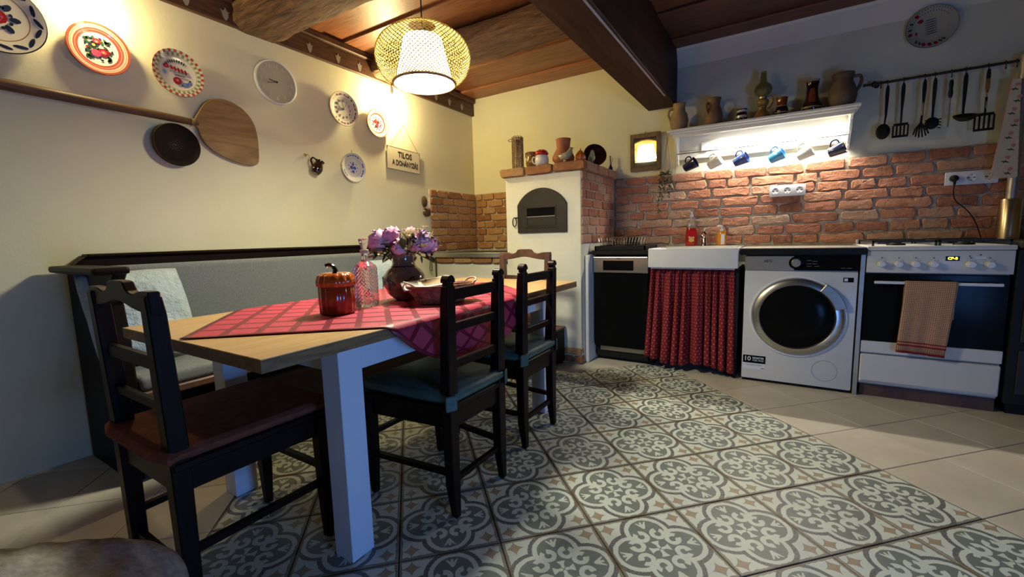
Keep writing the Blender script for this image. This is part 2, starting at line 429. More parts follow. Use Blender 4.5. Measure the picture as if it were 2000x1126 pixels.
def tube(bm, pts, r, n=8, m=I4, closed=False):
    pts = [Vector(p) for p in pts]; N = len(pts)
    rs = list(r) if isinstance(r, (list, tuple)) else [r]*N
    if 4 <= N <= 9 and not closed:          # Catmull-Rom through the given points
        P2, R2 = [], []
        for i in range(N-1):
            p0, p1, p2, p3 = pts[max(0, i-1)], pts[i], pts[i+1], pts[min(N-1, i+2)]
            for q in range(4):
                t = q/4; P2.append(.5*((2*p1)+(p2-p0)*t+(2*p0-5*p1+4*p2-p3)*t*t+(3*p1-p0-3*p2+p3)*t*t*t)); R2.append(rs[i]+(rs[i+1]-rs[i])*t)
        pts = P2+[pts[-1]]; rs = R2+[rs[-1]]; N = len(pts)
    up = None; rings = []
    for i, p in enumerate(pts):
        a = pts[i-1] if (i > 0 or closed) else p
        b = pts[(i+1) % N] if (i < N-1 or closed) else p
        t = (b-a).normalized()
        if up is None: up = t.orthogonal().normalized()
        else:
            up = (up - t*up.dot(t))
            up = up.normalized() if up.length > 1e-6 else t.orthogonal().normalized()
        s = t.cross(up)
        rings.append([bm.verts.new(m @ (p + rs[i]*(math.cos(2*PI*k/n)*up + math.sin(2*PI*k/n)*s))) for k in range(n)])
    pr = list(zip(rings[:-1], rings[1:]))
    if closed: pr.append((rings[-1], rings[0]))
    for A, B in pr:
        for k in range(n):
            bm.faces.new([A[k], A[(k+1) % n], B[(k+1) % n], B[k]])
    if not closed:
        bm.faces.new(rings[0]); bm.faces.new(rings[-1])
def prism(bm, poly, z0, z1, m=I4, bev=0.0):
    b2 = bmesh.new()
    A = [b2.verts.new((x, y, z0)) for x, y in poly]; B = [b2.verts.new((x, y, z1)) for x, y in poly]
    b2.faces.new(A); b2.faces.new(B)
    n = len(poly)
    for i in range(n): b2.faces.new([A[i], A[(i+1) % n], B[(i+1) % n], B[i]])
    bmesh.ops.recalc_face_normals(b2, faces=b2.faces)
    if bev: bmesh.ops.bevel(b2, geom=b2.edges[:], offset=bev, segments=1, affect='EDGES')
    for v in b2.verts: v.co = m @ v.co
    join(bm, b2)
def sphere(bm, c, r, m=I4, u=12, v=8, s=(1, 1, 1)):
    bmesh.ops.create_uvsphere(bm, u_segments=u, v_segments=v, radius=1.0, matrix=m @ TR(*c) @ Matrix.Diagonal((r*s[0], r*s[1], r*s[2], 1)))
def pillow(bm, w, d, h, m=I4, n=12, p=2.5, rough=0.0, seed=0):
    top, bot = {}, {}
    for i in range(n+1):
        for j in range(n+1):
            u, v = -1+2*i/n, -1+2*j/n
            k = max(0, (1-abs(u)**p))*max(0, (1-abs(v)**p))
            pin = 1-.06*(abs(u)*abs(v))**2
            x, y = u*w/2*(1-.05*(1-abs(v)))*pin, v*d/2*(1-.05*(1-abs(u)))*pin
            z = h/2*k**.42
            q = noise.noise(Vector((x*9+seed, y*9, 3)))*rough
            top[i, j] = bm.verts.new(m @ Vector((x, y, z+q*(k > 0)+.002)))
            bot[i, j] = bm.verts.new(m @ Vector((x, y, -z-.002)))
    for i in range(n):
        for j in range(n):
            bm.faces.new([top[i, j], top[i+1, j], top[i+1, j+1], top[i, j+1]])
            bm.faces.new([bot[i, j], bot[i, j+1], bot[i+1, j+1], bot[i+1, j]])
    for i in range(n):
        for (a, b) in (((i, 0), (i+1, 0)), ((i+1, n), (i, n)), ((0, i+1), (0, i)), ((n, i), (n, i+1))):
            bm.faces.new([top[b], top[a], bot[a], bot[b]])
def disc(bm, c, rx, ry=None, m=I4, n=10, rot=0.0):
    ry = ry or rx; ca, sa = math.cos(rot), math.sin(rot)
    vs_ = []
    for i in range(n):
        a = 2*PI*i/n; x, y = rx*math.cos(a), ry*math.sin(a)
        vs_.append(bm.verts.new(m @ Vector((c[0]+x*ca-y*sa, c[1]+x*sa+y*ca, c[2]))))
    bm.faces.new(vs_)
def text(s, size, mat, parent, m, name='lettering', align='CENTER', bold=0.0, sx=1.0, ext=.0006):
    cu = bpy.data.curves.new('t', 'FONT'); cu.body = s; cu.size = size; cu.align_x = align; cu.align_y = 'CENTER'
    cu.extrude = ext; cu.offset = bold; cu.resolution_u = 3
    to = bpy.data.objects.new('t', cu); COL.objects.link(to)
    bpy.context.view_layer.update()
    me = bpy.data.meshes.new_from_object(to.evaluated_get(bpy.context.evaluated_depsgraph_get()))
    bpy.data.objects.remove(to)
    me.name = name; me.transform(m @ Matrix.Diagonal((sx, 1, 1, 1)))
    me.materials.clear(); me.materials.append(mat)
    o = bpy.data.objects.new(name, me); COL.objects.link(o); o.parent = parent
    return o
FR = RX(90)                      # local frame of a print on a surface facing -y (text x -> +x, up -> +z)
LEFT = (90, 0, 90)               # a thing hung on the left wall: local x along +y, local y up, local z into the room
BACK = (90, 0, 0)                # a thing hung on the back wall

# ================================================================== THE ROOM
ZC = 2.47
XR, YF = 4.60, -4.75            # right wall, wall behind the camera
# walls (outer slabs)
bm = BM(); bx(bm, -.12, 0, YF-.12, .12, -.1, 2.6); wall_left = struct('wall_left', bm, plaster)
bm = BM(); bx(bm, 0, XR+.12, 0, .12, -.1, 2.6); wall_back = struct('wall_back', bm, plaster)
bm = BM(); bx(bm, 0, XR+.12, YF-.12, YF, -.1, 2.6); struct('wall_front', bm, dark_pl)
bm = BM(); bx(bm, XR, XR+.12, YF, -4.05, -.1, 2.6); bx(bm, XR, XR+.12, -3.05, 0, -.1, 2.6); bx(bm, XR, XR+.12, -4.05, -3.05, 2.05, 2.6)
struct('wall_right', bm, dark_pl)
bm = BM(); bx(bm, XR+.03, XR+.07, -4.05, -3.05, 0, 2.05)
door1 = struct('door_1', bm, glass)
bm = BM()
for (y0, y1, z0, z1) in ((-4.05, -3.97, 0, 2.05), (-3.13, -3.05, 0, 2.05), (-3.97, -3.13, 1.97, 2.05), (-3.97, -3.13, 0, .12)):
    bx(bm, XR+.01, XR+.09, y0, y1, z0, z1, .004)
obj('door_frame', bm, white_paint, door1)
bm = BM(); tube(bm, [(XR+.01, -3.17, 1.02), (XR-.04, -3.17, 1.02), (XR-.04, -3.27, 1.02)], .009); obj('door_handle', bm, chrome, door1, True)
# cove between ceiling and the back wall, right of the main beam
bm = BM(); prism(bm, [(0, 2.33), (0, 2.5), (-.10, 2.5), (-.055, 2.455)], 2.09, XR, Matrix(((0, 0, 1, 0), (1, 0, 0, 0), (0, 1, 0, 0), (0, 0, 0, 1))))
struct('trim_2', bm, plaster_w)

# floor: dark grout bed with every tile on it
bm = BM(); bx(bm, 0, XR, YF, 0, -.1, -.004); floor = struct('floor', bm, grout)
bm = BM(); bx(bm, 2.089, XR, -.003, 0, .5, 2.5); obj('white_painted_section', bm, right_pl, wall_back)
S = .465                         # node spacing along x+y and y-x
S0, D0 = 1.65, -2.53
def tile_poly(half, bevel):
    return [(-half, -half), (half, -half), (half, half), (-half, half)]
def tile_mesh(name, poly, mat):
    bm = BM(); prism(bm, poly, -.006, 0.0, bev=.0016)
    me = bpy.data.meshes.new(name); bmesh.ops.recalc_face_normals(bm, faces=bm.faces); bm.to_mesh(me); bm.free(); me.materials.append(mat); return me
def clip(poly, inside, inter):
    out = []
    for i in range(len(poly)):
        a, b = poly[i-1], poly[i]
        if inside(b):
            if not inside(a): out.append(inter(a, b))
            out.append(b)
        elif inside(a): out.append(inter(a, b))
    return out
half = S/math.sqrt(2)/2 - .0030
full_pat = tile_mesh('patterned_tile', tile_poly(half+.0012, 0), tile_pat)
full_pl = tile_mesh('plain_tile', tile_poly(half+.0014, 0), tile_plain)
R45 = Matrix.Rotation(PI/4, 2)
for i in range(-8, 22):
    for j in range(-6, 18):
        s, d = S0-(i+.5)*S, D0-(j+.5)*S          # centre: x+y = s, y-x = d
        cx, cy = (s-d)/2, (s+d)/2
        r = S/2
        if cx+r < .01 or cx-r > XR-.01 or cy-r > -.01 or cy+r < YF+.01: continue
        pat = 0 <= i < 8 and j >= 0
        me = full_pat if pat else full_pl
        if cx-r < 0 or cx+r > XR or cy+r > 0 or cy-r < YF:
            P = [R45 @ Vector(p) + Vector((cx, cy)) for p in tile_poly(half+.001, 0)]
            for ax, lim, sg in ((0, .002, 1), (0, XR-.002, -1), (1, -.002, -1), (1, YF+.002, 1)):
                ins = lambda p: (p[ax]-lim)*sg >= 0
                def inter(a, b):
                    t = (lim-a[ax])/(b[ax]-a[ax]); return a+(b-a)*t
                P = clip(P, ins, inter)
                if len(P) < 3: break
            if len(P) < 3: continue
            area = abs(sum(P[k-1].x*P[k].y-P[k].x*P[k-1].y for k in range(len(P))))/2
            if area < .002: continue
            Ri = R45.transposed()
            P = [Ri @ (p-Vector((cx, cy))) for p in P]
            me = tile_mesh('tile', [(p.x, p.y) for p in P], tile_pat if pat else tile_plain)
        o = bpy.data.objects.new('patterned_tile' if pat else 'plain_tile', me); COL.objects.link(o)
        o.parent = floor; o.location = (cx, cy, 0); o.rotation_euler = (0, 0, PI/4 + random.choice((0, 1, 2, 3))*PI/2*(me in (full_pat, full_pl)))

# ceiling: slab, planks, rough beams, main beam
bm = BM(); bx(bm, 0, XR, YF, 0, ZC+.03, 2.6); ceiling = struct('ceiling', bm, black_matt)
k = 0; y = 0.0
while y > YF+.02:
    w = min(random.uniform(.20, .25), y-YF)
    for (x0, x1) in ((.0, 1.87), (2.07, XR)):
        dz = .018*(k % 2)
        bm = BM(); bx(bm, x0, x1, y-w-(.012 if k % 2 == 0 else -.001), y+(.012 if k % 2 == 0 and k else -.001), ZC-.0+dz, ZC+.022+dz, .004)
        obj('ceiling_plank', bm, ceil_wood if x0 < 1 else ceil_wood_shade, ceiling)
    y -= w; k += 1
def rough_bar(x0, x1, y0, y1, z0, z1, amp, seed, nx=44, ny=5, nz=4, taper=0):
    bm = BM()
    bmesh.ops.create_cube(bm, size=1.0)
    bmesh.ops.subdivide_edges(bm, edges=[e for e in bm.edges if abs(e.verts[0].co.x-e.verts[1].co.x) > .5], cuts=nx)
    bmesh.ops.subdivide_edges(bm, edges=[e for e in bm.edges if abs(e.verts[0].co.y-e.verts[1].co.y) > .5], cuts=ny)
    bmesh.ops.subdivide_edges(bm, edges=[e for e in bm.edges if abs(e.verts[0].co.z-e.verts[1].co.z) > .5], cuts=nz)
    for v in bm.verts:
        u = v.co.copy()
        ed = (abs(u.y)*2)**6*(abs(u.z)*2)**6
        x = x0+(u.x+.5)*(x1-x0); yy = y0+(u.y+.5)*(y1-y0); z = z0+(u.z+.5)*(z1-z0)
        q = noise.noise_vector(Vector((x*2.2+seed, yy*9, z*9)))*amp + noise.noise_vector(Vector((x*9+seed, yy*30, z*30)))*amp*.45
        yy += q.y*1.1 - ed*.022*math.copysign(1, u.y); z += q.z - ed*.022*math.copysign(1, u.z)
        z = min(z, ZC+.005)
        v.co = (x, yy, z)
    return bm
for (ya, yb, sd, zb) in ((-1.37, -1.03, 3, 2.315), (-2.40, -2.09, 8, 2.295), (-3.55, -3.24, 14, 2.30), (-4.6, -4.3, 17, 2.30)):
    tag(obj('ceiling_beam', rough_bar(.0, 1.85, ya, yb, zb, ZC, .018, sd), beam_wood, None, 50),
        {3: 'rough hewn grey brown ceiling beam nearer the oven', 8: 'rough hewn ceiling beam above the pale round clock',
         14: 'rough hewn ceiling beam above the red ringed plate, mostly out of view', 17: 'rough ceiling beam behind the camera'}[sd], 'beam', 'rough cross beams')
t = thing('main_beam', 'wide dark brown main ceiling beam running to the back wall', 'beam', (0, 0, 0))
bm = BM(); bx(bm, 1.856, 2.088, YF+.01, -.002, 2.045, ZC+.02, .006); obj('beam_timber', bm, main_beam, t)
bm = BM(); bx(bm, 2.062, 2.074, YF+.02, -.35, 2.041, 2.0465); obj('edge_strip', bm, pelmet_grey, t)

# plate rail under the ceiling, left wall, with little tulip cut-outs
bm = BM(); bx(bm, .001, .03, YF+.01, -.002, 2.302, 2.425, .003)
rail = struct('trim_1', bm, trim_wood)
bm = BM(); bx(bm, .0, .055, YF+.01, -.004, 2.425, 2.469, .006); obj('crown_strip', bm, trim_wood, rail)
tul_poly = [(-.004, -.034), (.006, -.034), (.016, -.012), (.018, .006), (.028, .020), (.016, .014), (.009, .022), (.003, .036), (-.003, .022), (-.012, .014), (-.025, .022), (-.017, .006), (-.015, -.012)]
tulip = None
bmt = BM(); prism(bmt, tul_poly, 0, .0012)
tulip = obj('tulip_cutout', bmt, tulip_m, rail); first = True
for yy in (-.209, -.404, -.60, -.84, -1.06, -1.28, -1.481, -1.673, -1.899, -2.436, -2.634, -2.83, -3.03, -3.3, -3.6, -3.9):
    o = tulip if first else tulip.copy()
    if not first: COL.objects.link(o)
    first = False
    o.location = (.0302, yy, 2.352); o.rotation_euler = [math.radians(a) for a in LEFT]

# ------------------------------------------------------------------ bricks
def brick_mesh_data(seed, mat, L=.24, H=.062, D=.020, rough=1.0):
    rnd = random.Random(seed); bm = BM(); N = 14
    ring = []
    per = [(-.5, -.32), (-.44, -.5), (-.2, -.5), (0, -.5), (.2, -.5), (.44, -.5), (.5, -.32), (.5, .32), (.44, .5), (.2, .5), (0, .5), (-.2, .5), (-.44, .5), (-.5, .32)]
    A, B, Cc = [], [], []
    for (x, z) in per:
        jx, jz = rnd.uniform(-.008, .005)*rough*(1 if x > 0 else -1), rnd.uniform(-.0050, .0050)*rough
        px, pz = x*L+jx, z*H+jz
        A.append(bm.verts.new((px, 0, pz)))
        B.append(bm.verts.new((px*(1-.004/L*2), -D*.80+rnd.uniform(-.002, .002), pz*(1-.0012/H*2))))
        Cc.append(bm.verts.new((px*(1-.007/L*2), -D+rnd.uniform(-.0016, .0022)*rough, pz*(1-.0055/H*2))))
    c = bm.verts.new((rnd.uniform(-.03, .03), -D-rnd.uniform(-.0008, .0015)*rough, 0))
    for i in range(N):
        j = (i+1) % N
        bm.faces.new([A[i], A[j], B[j], B[i]]); bm.faces.new([B[i], B[j], Cc[j], Cc[i]]); bm.faces.new([Cc[i], Cc[j], c])
    bmesh.ops.recalc_face_normals(bm, faces=bm.faces)
    me = bpy.data.meshes.new('brick'); bm.to_mesh(me); bm.free(); me.materials.append(mat); return me
RB = [brick_mesh_data(i, brick_red, rough=1.1) for i in range(12)]
TB = [brick_mesh_data(20+i, brick_tan, rough=.7) for i in range(5)]
OB = [brick_mesh_data(40+i, brick_red, rough=.45, D=.014) for i in range(5)]
def lay(parent, meshes, org, along, length, z0, z1, rows, lmin, lmax, joint, seed, skip=None, front=None, wave=0.0, off=None):
    """rows of single bricks; along 'x' (faces -y), '+x' (runs along y, faces +x)"""
    rnd = random.Random(seed); H = (z1-z0)/rows
    for r in range(rows):
        p = 0.0; first = True
        while p < length-.02:
            L = rnd.uniform(lmin, lmax)
            if first: L = L if r % 2 == 0 else L*.5
            first = False
            if length-(p+L) < .07: L = length-p
            L = min(L, length-p)
            mid = p+L/2; z = z0+(r+.5)*H + (wave*math.sin(mid*3.1+r) if wave else 0)
            if not (skip and skip(mid, z)):
                o = bpy.data.objects.new('brick', rnd.choice(meshes)); COL.objects.link(o); o.parent = parent
                if along == 'x': o.location = (org[0]+mid, org[1], z); rz = 0
                else: o.location = (org[0], org[1]+mid, z); rz = 90
                o.scale = ((L-joint)/.24, 1, (H-joint)/.062)
                o.rotation_euler = (0, math.radians(rnd.uniform(-.8, .8)*(1 if wave else .4)), math.radians(rz))
            p += L
# mortar beds
bm = BM(); bx(bm, 1.572, 4.12, -.013, 0, .86, 1.505); obj('mortar_bed', bm, mortar, wall_back)
bm = BM(); bx(bm, 0.0, .885, -.013, 0, .88, 1.485); obj('mortar_bed', bm, mortar, wall_back)
bm = BM(); bx(bm, 0.0, .013, -.735, 0, .88, 1.485); obj('mortar_bed', bm, mortar, wall_left)
def sock(mid, z):
    x = 1.58+mid; return False
lay(wall_back, RB, (1.58, -.010, 0), 'x', 2.53, .915, 1.50, 8, .13, .30, .0095, 5, wave=.005)
lay(wall_back, TB, (0.03, -.010, 0), 'x', .85, .90, 1.485, 8, .12, .24, .008, 6)
lay(wall_left, TB, (.010, -.735, 0), 'y', .72, .90, 1.485, 8, .15, .26, .008, 9)

# ================================================================== OVEN
oven = thing('masonry_oven', 'cream plastered masonry oven with brick ledge and brick side', 'oven', (0, 0, 0))
bm = BM(); bx(bm, .885, 1.556, -.77, -.002, .0, 1.502, .012, seg=2)
obj('oven_body', bm, oven_pl, oven, True)
bm = BM(); bx(bm, 1.556, 1.560, -.765, -.018, .95, 1.50); obj('mortar_bed', bm, mortar, oven)
lay(oven, OB, (1.556, -.768, 0), 'y', .745, .95, 1.502, 8, .14, .26, .007, 12)
ledge = [brick_mesh_data(60+i, brick_tan, L=.24, H=.07, D=.06, rough=.8) for i in range(3)]
for i, (x0, x1) in enumerate(((.848, 1.09), (1.09, 1.335), (1.335, 1.60))):
    o = bpy.data.objects.new('ledge_brick', ledge[i]); COL.objects.link(o); o.parent = oven
    o.location = ((x0+x1)/2, -.745, 1.537); o.scale = ((x1-x0-.004)/.24, 1, 1)
for i, (y0, y1) in enumerate(((-.742, -.51), (-.51, -.265), (-.265, -.03))):
    o = bpy.data.objects.new('ledge_brick', brick_mesh_data(70+i, brick_red, L=.24, H=.07, D=.06, rough=.8)); COL.objects.link(o); o.parent = oven
    o.location = (1.54, (y0+y1)/2, 1.537); o.scale = ((y1-y0-.004)/.24, 1, 1); o.rotation_euler = (0, 0, PI/2)
bm = BM(); bx(bm, .87, 1.56, -.765, -.004, 1.502, 1.566, .004); obj('ledge_bed', bm, mortar, oven)
for (x, z, w) in ((1.485, .10, .15), (1.435, .035, .11), (1.53, .035, .07)):
    o = bpy.data.objects.new('base_brick', ledge[0]); COL.objects.link(o); o.parent = oven
    o.location = (x, -.724, z); o.scale = (w/.24, 1, .85)
bm = BM(); bx(bm, 1.556, 1.588, -.70, -.02, 0, .86, .012, seg=2); obj('plaster_side', bm, plaster_w, oven)
# iron door
door = BM()
pts = [(1.007, 1.045), (1.447, 1.045), (1.447, 1.268)]
for k in range(1, 14):
    a = math.radians(30+k*120/14); pts.append((1.227+.254*math.cos(a), 1.141+.254*math.sin(a)))
pts.append((1.007, 1.268))
prism(door, [(x, z) for x, z in pts], .772, .790, FR, bev=.003)
dr = obj('oven_door', door, oven_iron, oven)
bm = BM()
for (x0, x1, z0, z1) in ((1.095, 1.10, 1.10, 1.245), (1.35, 1.355, 1.10, 1.245), (1.10, 1.35, 1.24, 1.245), (1.10, 1.35, 1.10, 1.105)):
    bx(bm, x0, x1, -.795, -.789, z0, z1)
obj('window_frame', bm, oven_iron, dr)
bm = BM(); bx(bm, 1.10, 1.35, -.7925, -.789, 1.178, 1.24); obj('window_pane', bm, black_gloss, dr)
bm = BM(); bx(bm, 1.10, 1.35, -.7955, -.789, 1.168, 1.174); obj('window_bar', bm, steel, dr)
bm = BM()
for k in range(12): box(bm, (1.095+k*.024, -.7905, 1.082), (.012, .003, .007))
obj('air_slot', bm, black_matt, dr)
bm = BM(); tube(bm, [(.985+.018*math.cos(a), -.80, 1.135+.036*math.sin(a)) for a in [2*PI*k/14 for k in range(14)]], .0045, 6, closed=True)
tube(bm, [(.988, -.80, 1.168), (1.012, -.795, 1.168)], .006, 6); obj('door_handle', bm, black_iron, dr, True)

# low masonry range in the corner
rng = thing('masonry_range', 'low white plastered range with iron top plate left of the oven', 'stove', (0, 0, 0))
bm = BM(); bx(bm, .06, .882, -.74, -.015, 0, .79, .01); obj('range_body', bm, oven_pl, rng)
for (x0, x1) in ((.085, .30), (.30, .50), (.50, .73), (.73, .882)):
    o = bpy.data.objects.new('edge_brick', TB[int(x0*10) % 5]); COL.objects.link(o); o.parent = rng
    o.location = ((x0+x1)/2, -.742, .825); o.scale = ((x1-x0-.006)/.24, 1.5, 1.0)
bm = BM(); bx(bm, .065, .882, -.744, -.015, .79, .862); obj('mortar_bed', bm, mortar, rng)
bm = BM(); bx(bm, .05, .884, -.79, -.014, .862, .872, .002); pl = obj('top_plate', bm, black_iron, rng)
bm = BM(); bx(bm, .05, .884, -.795, -.787, .845, .886, .002); obj('plate_rim', bm, steel, rng)
bm = BM(); tube(bm, [(.075, -.76, .866), (.075, -.765, .45), (.075, -.765, .0)], .006, 6); obj('corner_bar', bm, black_iron, rng)
t = thing('fire_poker', 'thin black iron loop hanging from the left end of the range', 'poker', (.05, -.80, .845))
bm = BM(); tube(bm, [(0, 0, .02), (0, -.004, .0), (-.012, -.006, -.11), (.012, -.006, -.12), (.012, -.006, -.03)], .0035, 6); obj('iron_loop', bm, black_iron, t, True)
# log box in front of the oven
t = thing('log_chest', 'low dark wooden log box standing before the oven', 'chest', (1.17, -.90, 0))
bm = BM(); bx(bm, -.25, .25, -.11, .11, .02, .285, .004); obj('chest_body', bm, bench_wood, t)
bm = BM(); bx(bm, -.26, .26, -.12, .115, .285, .30, .003); obj('chest_lid', bm, chair_wood_br, t)
for sx in (-1, 1):
    for sy in (-1, 1):
        bm = BM(); box(bm, (sx*.22, sy*.09, .01), (.03, .03, .02)); obj('foot', bm, bench_wood, t)

# ================================================================== BENCH along the left wall
bench = thing('corner_bench', 'long dark wooden bench with grey upholstered back along the left wall', 'bench', (0, 0, 0))
YZX = Matrix(((0, 0, 1, 0), (1, 0, 0, 0), (0, 1, 0, 0), (0, 0, 0, 1)))       # polygon (y,z) extruded along x
bm = BM()
top = [(-3.248, .0), (-3.248, .905), (-3.225, .945), (-3.185, .975), (-1.47, .975), (-1.40, .955), (-1.34, .905), (-1.27, .875), (-1.12, .872), (-1.12, .0)]
prism(bm, top, .012, .085, YZX, bev=.006); obj('back_panel', bm, bench_wood, bench)
bm = BM(); bx(bm, .008, .105, -3.19, -1.46, .968, .984, .005); obj('cap_rail', bm, bench_wood, bench)
def cushion_box(bm, x0, x1, y0, y1, z0, z1, r=.03):
    bx(bm, x0, x1, y0, y1, z0, z1, r, seg=3)
bm = BM(); cushion_box(bm, .086, .165, -3.195, -1.36, .43, .925, .028); obj('back_upholstery', bm, fabric_grey, bench, 60)
bm = BM(); cushion_box(bm, .10, .585, -3.20, -1.20, .40, .462, .022); obj('seat_cushion', bm, fabric_grey_seat, bench, 60)
bm = BM(); bx(bm, .06, .595, -3.215, -1.18, .365, .40, .006); obj('seat_frame', bm, chair_wood_br, bench)
bm = BM(); bx(bm, .54, .56, -3.21, -1.19, .04, .365, .004); obj('base_panel', bm, bench_wood, bench)
for k, y in enumerate((-3.250, -1.20)):
    bm = BM()
    prof = [(.03, .0), (.52, .0), (.55, .22), (.575, .40), (.57, .62), (.54, .78), (.58, .87), (.62, .905), (.60, .925), (.03, .915)]
    prism(bm, [(x, z) for x, z in prof] if k == 0 else [(.03, 0), (.52, 0), (.55, .22), (.575, .40), (.56, .56), (.40, .66), (.20, .72), (.09, .86), (.03, .87)], -y, -y-.045 if k == 0 else -y-.045, FR, bev=.006)
    obj('side_panel', bm, bench_wood, bench)
bm = BM(); bx(bm, .05, .64, -3.315, -3.20, .905, .935, .012, seg=2); obj('arm_rest', bm, bench_wood, bench)
# pillows
o = thing('cushion', 'pale blue grey crinkled cushion at the left end of the bench', 'cushion', (.29, -3.075, .70), (0, 0, 0))
bm = BM(); pillow(bm, .42, .44, .17, RZ(8) @ RY(72) @ RZ(90), 14, 2.6, .022, 4); obj('cushion_cover', bm, pillow_blue, o, 60)
o = thing('cushion', 'pale blue plush cushion at the bench end behind the flower vase', 'cushion', (.30, -1.53, .675), (0, 0, 0))
bm = BM(); pillow(bm, .46, .42, .15, RZ(-6) @ RY(70) @ RZ(90), 14, 2.6, .018, 9); obj('cushion_cover', bm, pillow_blue, o, 60)

# ================================================================== TABLE
TX0, TX1, TY0, TY1, TZ = .90, 1.787, -3.322, -1.40, .732
tb = thing('dining_table', 'long oak topped dining table with pale painted square legs', 'table', (0, 0, 0))
bm = BM(); bx(bm, TX0, TX1, TY0, TY1, TZ-.004, TZ, .0015); obj('table_top', bm, oak, tb)
bm = BM(); bx(bm, TX0, TX1, TY0, TY1, TZ-.036, TZ-.004, .001); obj('top_edging', bm, oak_edge, tb)
for x in (.94, 1.652):
    for y in (-3.075, -1.755):
        bm = BM(); bx(bm, x, x+.085, y, y+.085, 0, TZ-.036, .002); obj('leg', bm, table_paint, tb)
bm = BM()
for x in (.955, 1.70): bx(bm, x, x+.022, -2.99, -1.755, TZ-.125, TZ-.036)
for y in (-3.05, -1.72): bx(bm, 1.025, 1.652, y, y+.022, TZ-.125, TZ-.036)
obj('apron', bm, table_paint, tb)
# tablecloth: square turned 45 degrees, corners hang over both long sides
def tablecloth():
    bm = BM(); uvl = bm.loops.layers.uv.new('UVMap'); n = 64; h = .84; cx, cy = (TX0+TX1)/2-.005, -2.478
    hx = .98; g = {}; z0 = TZ+.0035; rad = .010
    for i in range(n+1):
        for j in range(n+1):
            a, b = i/n, j/n
            x = (a-b)*hx; y = (a+b-1)*h
            X_, Y_ = cx+x, cy+y
            zz = z0 + .0012*noise.noise(Vector((X_*9, Y_*9, 0)))
            for lim, sg in ((TX1, 1), (TX0, -1)):
                ov = (X_-lim)*sg
                if ov > 0:
                    fall = .235*(1-math.exp(-ov/.235))
                    wv = math.sin(Y_*17+1.3)*.5+math.sin(Y_*41)*.22
                    X_ = lim+sg*(rad+.003+.045*min(1, fall/.3)*(.55+.6*wv)*(1 if fall > .02 else fall/.02))
                    zz = z0-fall*.985
            g[i, j] = (bm.verts.new((X_, Y_, zz)), (a, b))
    for i in range(n):
        for j in range(n):
            q = [g[i, j], g[i+1, j], g[i+1, j+1], g[i, j+1]]
            f = bm.faces.new([t[0] for t in q])
            for lp, t in zip(f.loops, q): lp[uvl].uv = t[1]
    o = obj('tablecloth', bm, cloth_m, None, 80)
    md = o.modifiers.new('thickness', 'SOLIDIFY'); md.thickness = .0016; md.offset = 1
    tag(o, 'crimson woven check tablecloth laid cornerwise over the dining table', 'tablecloth')
tablecloth()

